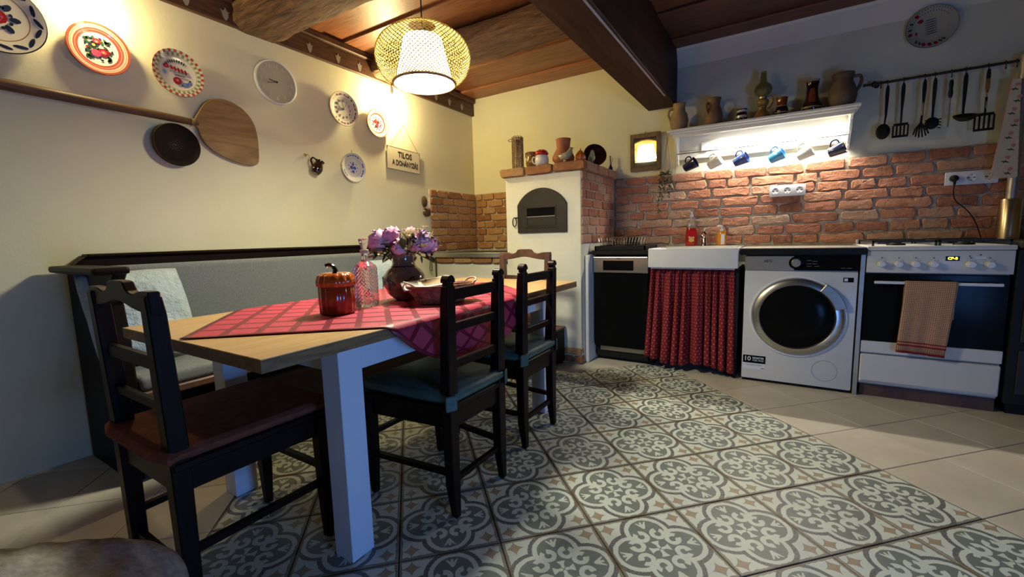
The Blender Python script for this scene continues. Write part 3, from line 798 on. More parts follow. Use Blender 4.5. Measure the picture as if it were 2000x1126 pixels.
# ================================================================== CHAIRS (local: facing +y, back legs at -y)
def make_chair(style, label, loc, rot, wood, pad, group='dining chairs'):
    t = thing('dining_chair', label, 'chair', loc, (0, 0, rot), group)
    lean = .012
    hb, hf, d = (.152, .195, .19) if style == 'ladder' else (.180, .19, .20)
    H = .865 if style == 'ladder' else .905
    SZ = 0 if style == 'ladder' else .034
    for s in (-1, 1):
        # back post: leg below, upright above; square section, tapered foot
        bm = BM(); pts = [(.026, 0, -.01), (.040, .12, 0), (.046, .42+SZ, .0), (.046, .47+SZ, .0), (.040, H-.06, -lean), (.036, H-.015, -lean-.004)]
        ring = []
        for (w, z, dy) in pts:
            ring.append([bm.verts.new((s*hb+dx*w/2+(s*.010*(z-.45)/.45 if (style == 'carved' and z > .45) else 0), -d+dy+dyy*w/2, z)) for dx, dyy in ((-1, -1), (1, -1), (1, 1), (-1, 1))])
        for A, B in zip(ring[:-1], ring[1:]):
            for k in range(4): bm.faces.new([A[k], A[(k+1) % 4], B[(k+1) % 4], B[k]])
        bm.faces.new(ring[0]); bm.faces.new(ring[-1])
        bmesh.ops.recalc_face_normals(bm, faces=bm.faces)
        bmesh.ops.bevel(bm, geom=bm.edges[:], offset=.003, segments=1, affect='EDGES')
        lg = obj('back_post', bm, wood, t)
        if style == 'ladder':
            bm = BM(); y = -d-lean-.004
            box(bm, (s*hb, y, H-.010), (.030, .030, .014), .003)
            prism(bm, [(-.020, 0), (.020, 0), (.020, .012), (.012, .024), (0, .028), (-.012, .024), (-.020, .012)],
                  -.018, .018, TR(s*hb, y, H-.004) @ RX(90), bev=.003)
            obj('finial', bm, wood, lg)
        bm = BM(); ring = []
        for (w, z) in ((.026, 0), (.038, .16), (.044, .40+SZ)):
            ring.append([bm.verts.new((s*hf+dx*w/2, d+dyy*w/2, z)) for dx, dyy in ((-1, -1), (1, -1), (1, 1), (-1, 1))])
        for A, B in zip(ring[:-1], ring[1:]):
            for k in range(4): bm.faces.new([A[k], A[(k+1) % 4], B[(k+1) % 4], B[k]])
        bm.faces.new(ring[0]); bm.faces.new(ring[-1]); bmesh.ops.recalc_face_normals(bm, faces=bm.faces)
        bmesh.ops.bevel(bm, geom=bm.edges[:], offset=.003, segments=1, affect='EDGES')
        obj('front_leg', bm, wood, t)
    # seat
    bm = BM()
    prism(bm, [(-hb-.026, -d-.02), (hb+.026, -d-.02), (hf+.026, d+.028), (-hf-.026, d+.028)], .40+SZ, .425+SZ, I4, .005); obj('seat', bm, wood, t)
    bm = BM()
    bx(bm, -hb, hb, -d-.010, -d+.010, .335+SZ, .40+SZ, .002); bx(bm, -hf, hf, d-.008, d+.012, .335+SZ, .40+SZ, .002)
    for s in (-1, 1):
        a = math.degrees(math.atan2(hf-hb, 2*d))
        box(bm, (0, 0, 0), (.018, 2*d, .065), .002, TR(s*(hb+hf)/2, 0, .3675+SZ) @ RZ(-s*a))
    obj('seat_rail', bm, wood, t)
    # stretchers
    for s in (-1, 1):
        bm = BM(); tube(bm, [(s*(hb+.002), -d+.01, .165 if style == 'ladder' else .20), (s*(hf-.002), d-.01, .165 if style == 'ladder' else .20)], .014, 4); obj('side_stretcher', bm, wood, t)
    bm = BM(); tube(bm, [(-hf+.01, d, .25), (hf-.01, d, .25)], .013, 4); obj('front_stretcher', bm, wood, t)
    bm = BM(); tube(bm, [(-hb+.01, -d, .135), (hb-.01, -d, .135)], .013, 4); obj('back_stretcher', bm, wood, t)
    # back rails
    if style == 'ladder':
        for (z0, z1, dy, nm) in ((.798, .838, -lean, 'top_rail'), (.685, .716, -lean*.6, 'back_slat'), (.550, .582, -lean*.3, 'back_slat')):
            bm = BM(); bx(bm, -hb+.018, hb-.018, -d+dy-.010, -d+dy+.010, z0, z1, .003); obj(nm, bm, wood, t)
    else:
        up = []; lo = []
        for k in range(25):
            u = -1+2*k/24; x = u*(hb+.03)
            hump = .022*min(1, max(0, (.34-abs(u))/.10)) - .010*math.exp(-((abs(u)-.50)/.14)**2)
            up.append((x, .902+hump)); lo.append((x, .848+.022*math.exp(-(u/.45)**2)-.006*(abs(u) > .9)))
        bm = BM(); prism(bm, up+lo[::-1], -.013, .013, TR(0, -d-lean-.002, 0) @ RX(90), .003); obj('top_rail', bm, wood, t)
        for z in ((.715,) if pad != 'none' else ()):
            bm = BM(); bx(bm, -hb+.016, hb-.016, -d-lean*.55-.010, -d-lean*.55+.010, z-.018, z+.018, .003); obj('back_slat', bm, wood, t)
        bm = BM(); bx(bm, -hb+.016, hb-.016, -d-lean*.25-.009, -d-lean*.25+.009, .585, .610, .003); obj('back_slat', bm, wood, t)
        for s in (-1, 1):
            bm = BM(); lathe(bm, [(.0075, -.016), (.0075, -.0145), (.005, -.013)], 10, TR(s*(hb+.005), -d-lean-.0, .872) @ RX(90) @ TR(0, 0, .030)); obj('screw_cap', bm, steel, t)
    # seat pad
    if style == 'ladder':
        bm = BM(); prism(bm, [(-hb-.030, -d-.012), (-hb-.012, -d-.030), (hb+.012, -d-.030), (hb+.030, -d-.012), (hf+.022, d+.012), (hf+.004, d+.028), (-hf-.004, d+.028), (-hf-.022, d+.012)], .428, .474, I4, .017)
        p = obj('seat_pad', bm, pad, t, 60)
        for s in (-1, 1):
            bm = BM(); bx(bm, -.022, .022, -.004, .004, -.028, .028, .003, TR(s*(hb+.02), -d-.026, .438) @ RZ(s*25)); obj('tie_tab', bm, pad, p)
    else:
        bm = BM()
        prism(bm, [(-hb-.03, -d-.01), (-hb-.05, -d-.03), (-hb+.03, -d-.05), (hb-.03, -d-.05), (hb+.05, -d-.03), (hb+.03, -d-.01), (hf+.035, d+.035), (-hf-.035, d+.035)], .426+SZ, .460+SZ, I4, .012)
        p = obj('seat_pad', bm, seat_red, t, 40)
        bm = BM()
        for (x, y) in ((-.1, -.09), (.1, -.09), (-.1, .09), (.1, .09), (0, 0)): sphere(bm, (x, y, .4605+SZ), .009, s=(1, 1, .35), u=8, v=5)
        obj('tuft_button', bm, seat_red, p, 60)['kind'] = 'stuff'
    return t
make_chair('ladder', 'ladderback chair in shade-darkened wood with green seat pad, nearer of the two on the kitchen side', (1.678, -2.575, 0), 89, chair_wood_unlit, seat_green)
make_chair('ladder', 'ladderback chair in shade-darkened wood with green seat pad, farther of the two on the kitchen side', (1.638, -2.005, 0), 90, chair_wood_unlit, seat_green)
make_chair('carved', 'chair in shade-darkened wood with hump carved top rail and rust pad at the near table end', (1.355, -3.225, 0), 0, chair_wood_unlit, seat_red)
make_chair('carved', 'brown chair with wavy top rail at the far table end by the oven', (1.275, -1.36, 0), 180, chair_wood_br, seat_red)

# low stool with a knitted throw, foreground
t = thing('foot_stool', 'low round stool buried under a beige knitted throw in the near left corner', 'stool', (1.69, -3.78, 0))
bm = BM(); lathe(bm, [(.17, .25), (.19, .27), (.19, .29), (.17, .30)], 24); obj('seat', bm, chair_wood_unlit, t, True)
for k in range(3):
    a = k*2*PI/3+.4
    bm = BM(); tube(bm, [(.10*math.cos(a), .10*math.sin(a), .26), (.16*math.cos(a), .16*math.sin(a), 0)], [.018, .013], 8); obj('leg', bm, chair_wood_unlit, t, True)
bm = BM(); n = 40; g = {}
for i in range(n+1):
    for j in range(n+1):
        u, v = -1+2*i/n, -1+2*j/n
        a = math.atan2(v, u); r = max(abs(u), abs(v))
        x, y = r*math.cos(a)*.285, r*math.sin(a)*.285
        k = max(0, 1-(r/1.05)**2.2)
        z = .19+.18*k**.7 + .05*noise.noise(Vector((x*4, y*4, 2))) + .009*abs(math.sin((x*.6+y)*52))*(.4+.6*k)
        z += .008*noise.noise(Vector((x*14, y*14, 7)))
        g[i, j] = bm.verts.new((x, y, z))
for i in range(n):
    for j in range(n): bm.faces.new([g[i, j], g[i+1, j], g[i+1, j+1], g[i, j+1]])
o = obj('knitted_throw', bm, throw, None, 80); o.location = (1.69, -3.78, .065)
o.modifiers.new('thickness', 'SOLIDIFY').thickness = .012
tag(o, 'thick beige ribbed knitted throw heaped in the near left corner', 'throw')

# ================================================================== KITCHEN ROW
def knob(bm, x, z, r, y0, y1):
    lathe(bm, [(r, 0), (r*.95, (y1)*.8), (r*.8, y1)], 20, TR(x, y0, z) @ RX(90))
# dishwasher
t = thing('dishwasher', 'black fronted dishwasher with a steel control panel beside the oven', 'dishwasher', (0, 0, 0))
bm = BM(); bx(bm, 1.60, 2.02, -.56, -.03, .03, .855); obj('body', bm, black_matt, t)
bm = BM(); bx(bm, 1.60, 2.02, -.60, -.56, .125, .712, .004); dd = obj('door', bm, black_gloss, t)
bm = BM(); bx(bm, 1.592, 2.022, -.612, -.56, .716, .842, .006, seg=2); cp = obj('control_panel', bm, steel, t)
bm = BM(); bx(bm, 1.675, 1.915, -.6145, -.611, .737, .812, .001); obj('display_window', bm, black_gloss, cp)
text('AEG', .016, ink, cp, TR(1.80, -.6125, .826) @ RX(90))
bm = BM(); bx(bm, 1.64, 2.02, -.575, -.555, .085, .122, .002); obj('toe_bracket', bm, steel, t)
bm = BM(); bx(bm, 1.60, 2.02, -.52, -.50, .0, .085); obj('plinth', bm, black_matt, t)
bm = BM(); bx(bm, 1.592, 2.028, -.64, -.018, .857, .892, .006); tag(obj('worktop', bm, black_matt), 'small black worktop piece over the dishwasher', 'worktop')
t = thing('drip_tray', 'black draining tray on the worktop over the dishwasher', 'tray', (1.80, -.40, .892))
bm = BM(); bx(bm, -.19, .19, -.19, .16, .0, .012, .004)
for (x0, x1, y0, y1) in ((-.20, .20, -.20, -.185), (-.20, .20, .155, .17), (-.20, -.185, -.2, .17), (.185, .20, -.2, .17)): bx(bm, x0, x1, y0, y1, .0, .034, .003)
obj('tray_body', bm, black_matt, t)
t = thing('dish_rack', 'chrome wire dish rack standing in the black draining tray', 'dish rack', (1.80, -.40, .905))
bm = BM()
for z, s in ((.085, 1.0), (.012, .86)):
    tube(bm, [(-.19*s, -.15*s, z), (.19*s, -.15*s, z), (.19*s, .15*s, z), (-.19*s, .15*s, z)], .0028, 6, closed=True)
obj('rim_wire', bm, chrome, t, True)
for k in range(17):
    u = -.17+.34*k/16
    bm = BM(); tube(bm, [(u*1.1, -.15, .085), (u*.95, -.13, .012), (u*.95, .13, .012), (u*1.1, .15, .085)], .0017, 5); obj('wire', bm, chrome, t, True)
bm = BM(); bx(bm, -.02, .07, .03, .11, .014, .09, .004); obj('cutlery_cup', bm, black_matt, t)

# sink
t = thing('farmhouse_sink', 'white ceramic apron front sink above the red curtain', 'sink', (0, 0, 0))
bm = BM()
bx(bm, 2.032, 2.622, -.655, -.615, .765, .905, .010, seg=2)
bx(bm, 2.032, 2.622, -.16, -.02, .84, .905, .006); bx(bm, 2.032, 2.062, -.63, -.14, .765, .905, .006); bx(bm, 2.592, 2.622, -.63, -.14, .765, .905, .006)
bx(bm, 2.05, 2.60, -.63, -.14, .755, .775)
obj('basin', bm, ceramic_w, t, 40)
bm = BM(); lathe(bm, [(.03, 0), (.028, .004), (.0, .004)], 20, TR(2.32, -.38, .776)); obj('drain', bm, chrome, t, True)
t = thing('mixer_tap', 'small chrome mixer tap standing behind the white sink', 'tap', (2.335, -.09, .905))
bm = BM(); lathe(bm, [(.026, 0), (.026, .01), (.020, .02), (.022, .09), (.020, .108), (.012, .116), (0, .118)], 20); obj('tap_body', bm, chrome, t, True)
bm = BM(); tube(bm, [(0, 0, .07), (0, -.05, .085), (0, -.13, .08), (0, -.145, .06)], [.015, .013, .011, .011], 12); obj('spout', bm, chrome, t, True)
bm = BM(); tube(bm, [(0, 0, .115), (0, -.01, .135), (.035, -.015, .15)], [.006, .005, .004], 8); obj('lever', bm, chrome, t, True)
# curtain
def curtain():
    bm = BM(); uvl = bm.loops.layers.uv.new('UVMap'); n, mz = 190, 16; g = {}
    for i in range(n+1):
        u = i/n; x = 2.035+.575*u
        for j in range(mz+1):
            v = j/mz
            drop = 1-v
            ph = 2*PI*(10.5*u+.45*math.sin(5*u+1)+.20*math.sin(17*u))
            amp = .012+.036*drop
            yy = -.585 + amp*math.sin(ph+drop*.8*math.sin(6*u)) + .006*math.sin(3.1*ph)
            xx = x+(.012*math.cos(ph)*drop)-.030*drop*(1-u)*(1-u)+.02*drop*u*u*0
            hem = .05+.030*(1-math.sin(u*PI*.5+.3)) + .018*math.sin(9*u+2)
            g[i, j] = (bm.verts.new((xx, yy, hem+(.768-hem)*v)), (u*1.25, v))
    for i in range(n):
        for j in range(mz):
            q = [g[i, j], g[i+1, j], g[i+1, j+1], g[i, j+1]]; f = bm.faces.new([a[0] for a in q])
            for lp, a in zip(f.loops, q): lp[uvl].uv = a[1]
    o = obj('sink_curtain', bm, curtain_m, None, 80); o.modifiers.new('thickness', 'SOLIDIFY').thickness = .0012
    tag(o, 'gathered red cotton curtain with small pale flowers under the sink', 'curtain')
curtain()
bm = BM(); bx(bm, 2.03, 2.05, -.55, -.03, 0, .755); bx(bm, 2.605, 2.625, -.60, -.03, 0, .755); bx(bm, 2.05, 2.605, -.05, -.03, 0, .755); bx(bm, 2.05, 2.605, -.56, -.54, .70, .75)
tag(obj('sink_cabinet', bm, black_matt), 'dark support frame under the white sink behind the curtain', 'cabinet')
bm = BM(); tube(bm, [(2.03, -.562, .752), (2.625, -.562, .752)], .006, 8); tag(obj('curtain_rod', bm, steel), 'thin rod carrying the red sink curtain', 'rod')

# washing machine
wm = thing('washing_machine', 'white front loading washing machine between sink and cooker', 'washing machine', (0, 0, 0))
bm = BM(); bx(bm, 2.66, 3.255, -.60, -.04, .02, .852, .006, seg=2); obj('body', bm, enamel, wm, 40)
bm = BM(); bx(bm, 2.66, 3.255, -.615, -.598, .02, .752, .008, seg=2); obj('front_panel', bm, enamel, wm, 40)
bm = BM(); bx(bm, 2.66, 2.935, -.618, -.598, .758, .850, .004); a = obj('drawer_panel', bm, grey_panel, wm)
text('AEG', .024, ink, a, TR(2.79, -.619, .815) @ RX(90)); text('__________  _______', .009, ink_grey, a, TR(2.83, -.619, .775) @ RX(90))
bm = BM(); bx(bm, 2.935, 3.255, -.619, -.598, .758, .850, .003); a = obj('display_panel', bm, black_gloss, wm)
for k, (x, z) in enumerate(((3.01, .82), (3.04, .815), (3.01, .80), (3.04, .80), (3.01, .785), (3.05, .785), (3.18, .775), (3.21, .775))):
    bm = BM(); bx(bm, x-.012, x+.012, -.6198, -.6189, z-.001, z+.001); obj('panel_mark', bm, ink_grey, a)
bm = BM(); knob(bm, 2.943, .806, .040, -.618, .006); obj('dial_ring', bm, black_gloss, a, True)
bm = BM(); knob(bm, 2.943, .806, .027, -.622, .022); obj('dial', bm, grey_panel, a, 40)
CX, CZ = 2.957, .462
bm = BM()
lathe(bm, [(.262, 0), (.262, .006), (.258, .010), (.250, .010), (.245, .003)], 64, TR(CX, -.615, CZ) @ RX(90), close=False); obj('door_collar', bm, plastic_w, wm, True)
bm = BM()
lathe(bm, [(.246, 0), (.246, .016), (.236, .026), (.205, .030), (.196, .020), (.196, .0)], 64, TR(CX, -.615, CZ) @ RX(90), close=False); d = obj('door_ring', bm, steel, wm, 50)
bm = BM(); lathe(bm, [(.197, .004), (.197, .016), (.17, .028), (.10, .040), (0, .045)], 48, TR(CX, -.615, CZ) @ RX(90)); obj('door_glass', bm, black_gloss, d, True)
bm = BM(); pr = []
for k in range(11):
    a = math.radians(16+k*4.0); pr.append((CX+.262*math.cos(a), CZ+.262*math.sin(a)))
for k in range(10, -1, -1):
    a = math.radians(16+k*4.0); pr.append((CX+.205*math.cos(a), CZ+.205*math.sin(a)))
prism(bm, pr, .640, .652, FR, .003); obj('door_handle', bm, steel, d)
bm = BM(); lathe(bm, [(.066, 0), (.066, .0015), (.0645, .0015), (.0645, 0)], 40, TR(3.118, -.6150, .128) @ RX(90), close=False)
o = obj('filter_cover', bm, ink_grey, wm); 
bm = BM(); bx(bm, 2.668, 2.80, -.6162, -.6150, .128, .180); st = obj('sticker', bm, black_gloss, wm)
text('10', .042, plastic_w, st, TR(2.694, -.6166, .155) @ RX(90), bold=.0006)
text('REGISTER', .0155, plastic_w, st, TR(2.757, -.6166, .163) @ RX(90), bold=.0004)
text('FOR FREE', .0155, plastic_w, st, TR(2.757, -.6166, .146) @ RX(90))
bm = BM(); bx(bm, 2.668, 2.80, -.6160, -.6150, .085, .126); s2 = obj('sticker_lower', bm, plastic_w, wm)
text('www.aeg.com/register', .0105, ink_grey, s2, TR(2.734, -.6164, .116) @ RX(90)); text('AEG', .010, ink, s2, TR(2.785, -.6164, .096) @ RX(90))
bm = BM(); bx(bm, 3.185, 3.235, -.6162, -.6150, .690, .718); s3 = obj('sticker', bm, black_gloss, wm)
bm = BM(); bx(bm, 3.190, 3.207, -.6168, -.6161, .696, .713); obj('sticker_mark', bm, plastic_w, s3)
bm = BM(); bx(bm, 2.665, 3.25, -.595, -.05, .0, .02); obj('foot_strip', bm, black_matt, wm)
bm = BM(); bx(bm, 2.628, 3.286, -.64, -.018, .857, .897, .003); wt = obj('worktop', bm, black_matt)
tag(wt, 'dark worktop with grey surface over the washing machine', 'worktop')
bm = BM(); bx(bm, 2.632, 3.282, -.636, -.02, .897, .900); obj('worktop_surface', bm, grey_panel, wt)
bm = BM(); bx(bm, 3.262, 3.284, -.615, -.03, .0, .856, .001); tag(obj('side_panel', bm, grey_panel), 'narrow steel filler panel between washing machine and white cooker', 'panel')

# white gas cooker
ck = thing('gas_cooker', 'white gas cooker with black glass oven door right of the washer', 'cooker', (0, 0, 0))
bm = BM(); bx(bm, 3.292, 3.882, -.58, -.03, .07, .885, .004); obj('body', bm, enamel, ck)
bm = BM(); bx(bm, 3.288, 3.886, -.63, -.03, .880, .905, .007, seg=2); obj('hob_top', bm, enamel, ck, 40)
bm = BM(); bx(bm, 3.290, 3.884, -.622, -.575, .752, .878, .005, seg=2); cpn = obj('control_panel', bm, enamel, ck, 40)
for x in (3.356, 3.430, 3.502, 3.576, 3.721, 3.792):
    bm = BM(); lathe(bm, [(.021, 0), (.019, .008), (.018, .030), (.014, .034)], 20, TR(x, -.622, .803) @ RX(90)); kn = obj('knob', bm, plastic_w, cpn, 40)
for x in (3.356, 3.430, 3.502, 3.576, 3.721, 3.792):
    bm = BM(); bx(bm, x-.004, x+.004, -.6226, -.6218, .836, .840); bx(bm, x+.018, x+.021, -.6226, -.6218, .822, .825); obj('knob_mark', bm, ink, cpn)
bm = BM(); bx(bm, 3.622, 3.678, -.6232, -.6218, .822, .848); dsp = obj('clock_display', bm, black_gloss, cpn)
amber = emit('amber_digits', (1.0, .62, .02), 5)
text('CP-8', .019, amber, dsp, TR(3.650, -.6236, .835) @ RX(90), bold=.0005)
bm = BM(); bx(bm, 3.738, 3.776, -.6232, -.6218, .834, .844); obj('push_button', bm, plastic_w, cpn)
bm = BM(); bx(bm, 3.712, 3.719, -.6228, -.6218, .845, .850); bx(bm, 3.752, 3.760, -.6228, -.6218, .852, .857); obj('panel_print', bm, ink, cpn)
bm = BM(); bx(bm, 3.290, 3.880, -.610, -.575, .345, .745, .004); od = obj('oven_door', bm, black_gloss, ck)
bm = BM(); bx(bm, 3.325, 3.845, -.655, -.643, .690, .706, .003)
for x in (3.36, 3.81): bx(bm, x-.008, x+.008, -.645, -.608, .692, .704)
obj('door_handle', bm, plastic_w, od)
bm = BM(); bx(bm, 3.290, 3.880, -.612, -.575, .272, .342, .003); obj('lower_trim', bm, enamel, ck)
bm = BM(); bx(bm, 3.290, 3.876, -.620, -.575, .092, .262, .005); dw = obj('storage_drawer', bm, enamel, ck)
bm = BM(); bx(bm, 3.30, 3.866, -.623, -.618, .094, .104); obj('drawer_lip', bm, grey_panel, dw)
bm = BM(); bx(bm, 3.300, 3.875, -.585, -.56, .0, .07); obj('plinth', bm, chair_wood_br, ck)
bm = BM(); bx(bm, 3.30, 3.76, -.075, -.055, .905, .935, .002); obj('rear_upstand', bm, plastic_w, ck)
for (x, y) in ((3.44, -.46), (3.73, -.46), (3.44, -.20), (3.73, -.20)):
    bm = BM(); lathe(bm, [(.045, .905), (.043, .916), (.028, .918), (.026, .924), (0, .925)], 20, TR(x, y, 0)); obj('burner', bm, black_iron, ck, 40)
for x0 in (3.31, 3.595):
    bm = BM()
    for x in (x0, x0+.27): bx(bm, x, x+.010, -.60, -.09, .925, .935)
    for y in (-.60, -.35, -.10): bx(bm, x0, x0+.28, y, y+.010, .925, .935)
    for y in (-.46, -.20):
        bx(bm, x0+.02, x0+.095, y-.004, y+.004, .925, .938); bx(bm, x0+.18, x0+.26, y-.004, y+.004, .925, .938)
    for (x, y) in ((x0+.005, -.595), (x0+.275, -.595), (x0+.005, -.095), (x0+.275, -.095)): box(bm, (x, y, .915), (.010, .010, .022))
    obj('pan_grate', bm, black_iron, ck)
# towel over the oven handle
def towel():
    bm = BM(); uvl = bm.loops.layers.uv.new('UVMap'); n = 18; path = []
    prof = [(-.632, .50), (-.634, .60), (-.635, .70), (-.640, .7085), (-.650, .7110), (-.660, .7085), (-.664, .69), (-.665, .60), (-.664, .50), (-.660, .40), (-.656, .30)]
    g = {}; L = 0; ls = []
    for k, p in enumerate(prof):
        if k: L += math.dist(p, prof[k-1])
        ls.append(L)
    for i in range(n+1):
        u = i/n
        for k, (y, z) in enumerate(prof):
            fr = max(0, (.71-z)/.4) if k > 4 else 0
            sl = (1-.05*fr)
            x = 3.458+.215*u*sl - .018*fr + .003*fr*math.sin(u*9)
            yy = y-.004*math.sin(u*7+1)*fr - .003*math.sin(u*19)*fr
            zz = z-.012*fr*u
            g[i, k] = (bm.verts.new((x, yy, zz)), (u, (ls[-1]-ls[k])/.42))
    for i in range(n):
        for k in range(len(prof)-1):
            q = [g[i, k], g[i+1, k], g[i+1, k+1], g[i, k+1]]; f = bm.faces.new([a[0] for a in q])
            for lp, a in zip(f.loops, q): lp[uvl].uv = a[1]
    o = obj('tea_towel', bm, towel_m, None, 80); o.modifiers.new('thickness', 'SOLIDIFY').thickness = .003
    tag(o, 'red and yellow checked tea towel over the white cooker handle', 'towel')
towel()
# black wood cooker at the right edge, with its flue
t = thing('wood_cooker', 'black wood burning cooker at the right edge of the picture', 'cooker', (0, 0, 0))
bm = BM(); bx(bm, 3.895, 4.50, -.62, -.03, .06, .885, .006); obj('body', bm, black_matt, t)
bm = BM(); bx(bm, 3.89, 4.51, -.645, -.03, .886, .925, .008); obj('top_plate', bm, black_iron, t)
bm = BM(); bx(bm, 3.93, 4.46, -.632, -.619, .40, .80, .004); obj('fire_door', bm, black_iron, t)
bm = BM(); bx(bm, 3.93, 4.46, -.63, -.619, .12, .36, .004); obj('wood_drawer', bm, black_iron, t)
bm = BM(); bx(bm, 3.92, 4.48, -.58, -.06, .0, .06); obj('plinth', bm, black_matt, t)
t = thing('flue_pipe', 'flue pipe with wide brassy sleeve and narrow pale tube above', 'pipe', (4.012, -.082, .925))
bm = BM(); lathe(bm, [(.050, 0), (.050, .232), (.048, .236)], 32); obj('sleeve', bm, brass, t, 40)
bm = BM(); lathe(bm, [(.024, .2), (.024, 1.05)], 24); obj('inner_tube', bm, grey_panel, t, 40)

# ---------------------------------------------------------- things behind the sink
t = thing('dish_soap_bottle', 'red dish soap bottle with white cap behind the sink', 'bottle', (2.238, -.10, .905), (0, 0, 12))
bm = BM(); sc_ = Matrix.Diagonal((1, .6, 1, 1))
lathe(bm, [(.040, 0), (.043, .01), (.044, .07), (.040, .12), (.034, .145)], 28, sc_); obj('liquid', bm, liq_red, t, 40)
bm = BM(); lathe(bm, [(.034, .146), (.030, .17), (.020, .20), (.013, .215), (.012, .235)], 28, sc_); obj('bottle_shoulder', bm, liq_clear, t, 60)
bm = BM(); lathe(bm, [(.014, .232), (.014, .25), (.009, .254), (.007, .275), (0, .277)], 16); obj('cap', bm, plastic_w, t, 40)
bm = BM(); bx(bm, -.030, .030, -.0285, -.0265, .03, .125, .002); lb = obj('front_label', bm, red_gloss, t)
bm = BM(); disc(bm, (0, 0, 0), .022, .014, TR(0, -.029, .045) @ RX(90)); obj('label_patch', bm, p_yel, lb)
text('fine', .030, sign_cream, lb, TR(0, -.0292, .068) @ RX(90) @ RZ(6), bold=.0006)
t = thing('hand_soap_dispenser', 'orange hand soap in a clear pump bottle right of the tap', 'bottle', (2.460, -.10, .905), (0, 0, -10))
bm = BM(); lathe(bm, [(.030, 0), (.033, .006), (.033, .095), (.026, .112)], 24, Matrix.Diagonal((1, .75, 1, 1))); obj('liquid', bm, liq_or, t, 40)
bm = BM(); lathe(bm, [(.015, .112), (.015, .128), (.005, .13), (.005, .15), (.010, .151), (.010, .158), (0, .159)], 16); tube(bm, [(0, 0, .155), (-.02, -.01, .157), (-.032, -.014, .150)], .005, 8); obj('pump', bm, plastic_w, t, 40)
bm = BM(); bx(bm, .004, .030, -.0262, -.0245, .01, .09); obj('back_label', bm, plastic_w, t)

# ---------------------------------------------------------- sockets
def socket_bank(name, label, x0, x1, z, n, used=None):
    t = thing(name, label, 'socket', ((x0+x1)/2, -.036, z), BACK)
    w = x1-x0
    bm = BM(); bx(bm, -w/2, w/2, -.041, .041, 0, .012, .005, seg=2); obj('cover_plate', bm, plastic_w, t, 40)
    for k in range(n):
        cx = -w/2+w*(k+.5)/n
        bm = BM(); lathe(bm, [(.024, .012), (.024, .0135), (.021, .0135), (.019, .0124), (0, .0124)], 24, TR(cx, 0, 0), close=False); s = obj('socket_well', bm, plastic_w, t, 40)
        bm = BM()
        for dx in (-.009, .009): disc(bm, (cx+dx, 0, .0130), .0030, n=8)
        for dy in (-.017, .017): bx(bm, cx-.003, cx+.003, dy-.002, dy+.002, .0125, .0140)
        bx(bm, cx-.0185, cx-.0125, -.0035, .0035, .0125, .0130); bx(bm, cx+.0125, cx+.0185, -.0035, .0035, .0125, .0130)
        obj('contact_hole', bm, ink, s)
    return t
socket_bank('wall_socket', 'white triple wall socket on the bricks above the washing machine', 2.771, 2.996, 1.302, 3)
socket_bank('wall_socket', 'white triple wall socket with a black plug on the bricks above the cooker', 3.725, 3.962, 1.305, 3)
t = thing('power_plug', 'black power plug and cord in the socket above the cooker', 'plug', (3.765, -.050, 1.305), BACK)
bm = BM(); lathe(bm, [(.019, 0), (.019, .02), (.015, .032), (.008, .036), (0, .036)], 20); tube(bm, [(0, -.012, .018), (0, -.03, .022), (0, -.045, .02)], [.009, .007, .004], 8); obj('plug_body', bm, black_matt, t, 50)
bm = BM(); tube(bm, [(0, -.04, .02), (.0, -.09, .018), (.015, -.14, .015), (.07, -.20, .012), (.11, -.27, .012), (.135, -.345, .012), (.15, -.40, .01)], .0032, 8); obj('cord', bm, black_matt, t, True)

# ================================================================== PENDANT AND BULBS
def pendant():
    t = thing('pendant_lamp', 'round woven bamboo pendant lamp glowing over the dining table', 'lamp', (1.34, -2.20, 1.765))
    bm = BM(); tube(bm, [(0, 0, .26), (0, 0, ZC-1.765)], .0035, 8); obj('cord', bm, black_matt, t, True)
    prof = []
    for k in range(29):
        u = k/28; a = -1.02+u*(1.02+1.17)
        z = .143+ .150*math.sin(a*PI/2*.93)/math.sin(1.0*PI/2*.93)*1.0
        r = .243*abs(math.cos(a*PI/2*.62))**.62
        prof.append((a, r, z))
    # profile by hand: opening 0.147 at the bottom, belly 0.24, crown 0.07
    P = [(0, .147), (.018, .178), (.045, .204), (.08, .221), (.12, .228), (.155, .222), (.19, .202), (.225, .160), (.25, .112), (.265, .070)]
    def rad(z):
        for (z0, r0), (z1, r1) in zip(P[:-1], P[1:]):
            if z <= z1:
                f = (z-z0)/(z1-z0); return r0+(r1-r0)*f
        return P[-1][1]
    bm = BM(); N = 64
    for s in (-1, 1):
        for i in range(N):
            pts = []
            for k in range(27):
                u = k/26; z = 0.265*(.5-.5*math.cos(u*PI)); a = 2*PI*i/N + s*u*2.2
                r = rad(z); pts.append((r*math.cos(a), r*math.sin(a), z))
            tube(bm, pts, .0020, 4)
    lt = obj('bamboo_lattice', bm, bamboo, t); lt['kind'] = 'stuff'
    for z, rr in ((.0, .0062), (.265, .004)):
        bm = BM(); R = rad(z); tube(bm, [(R*math.cos(2*PI*k/48), R*math.sin(2*PI*k/48), z) for k in range(48)], rr, 8, closed=True); obj('rim_hoop', bm, wicker, t, True)
    drum = emit('glowing_drum', (1.0, .95, .68), PENDANT_SIDE); disc_m = emit('glowing_diffuser', (1.0, .96, .76), PENDANT_BOTTOM)
    bm = BM(); lathe(bm, [(.137, .004), (.092, .205)], 32, close=False); obj('inner_shade', bm, drum, t, True)
    bm = BM(); lathe(bm, [(0, .006), (.138, .006)], 32, close=False); d = obj('diffuser', bm, disc_m, t)
    bm = BM(); lathe(bm, [(.092, .205), (.0, .207)], 32, close=False); obj('shade_top', bm, emit('glowing_top', (1.0, .88, .62), PENDANT_SIDE*.9), t)
pendant()
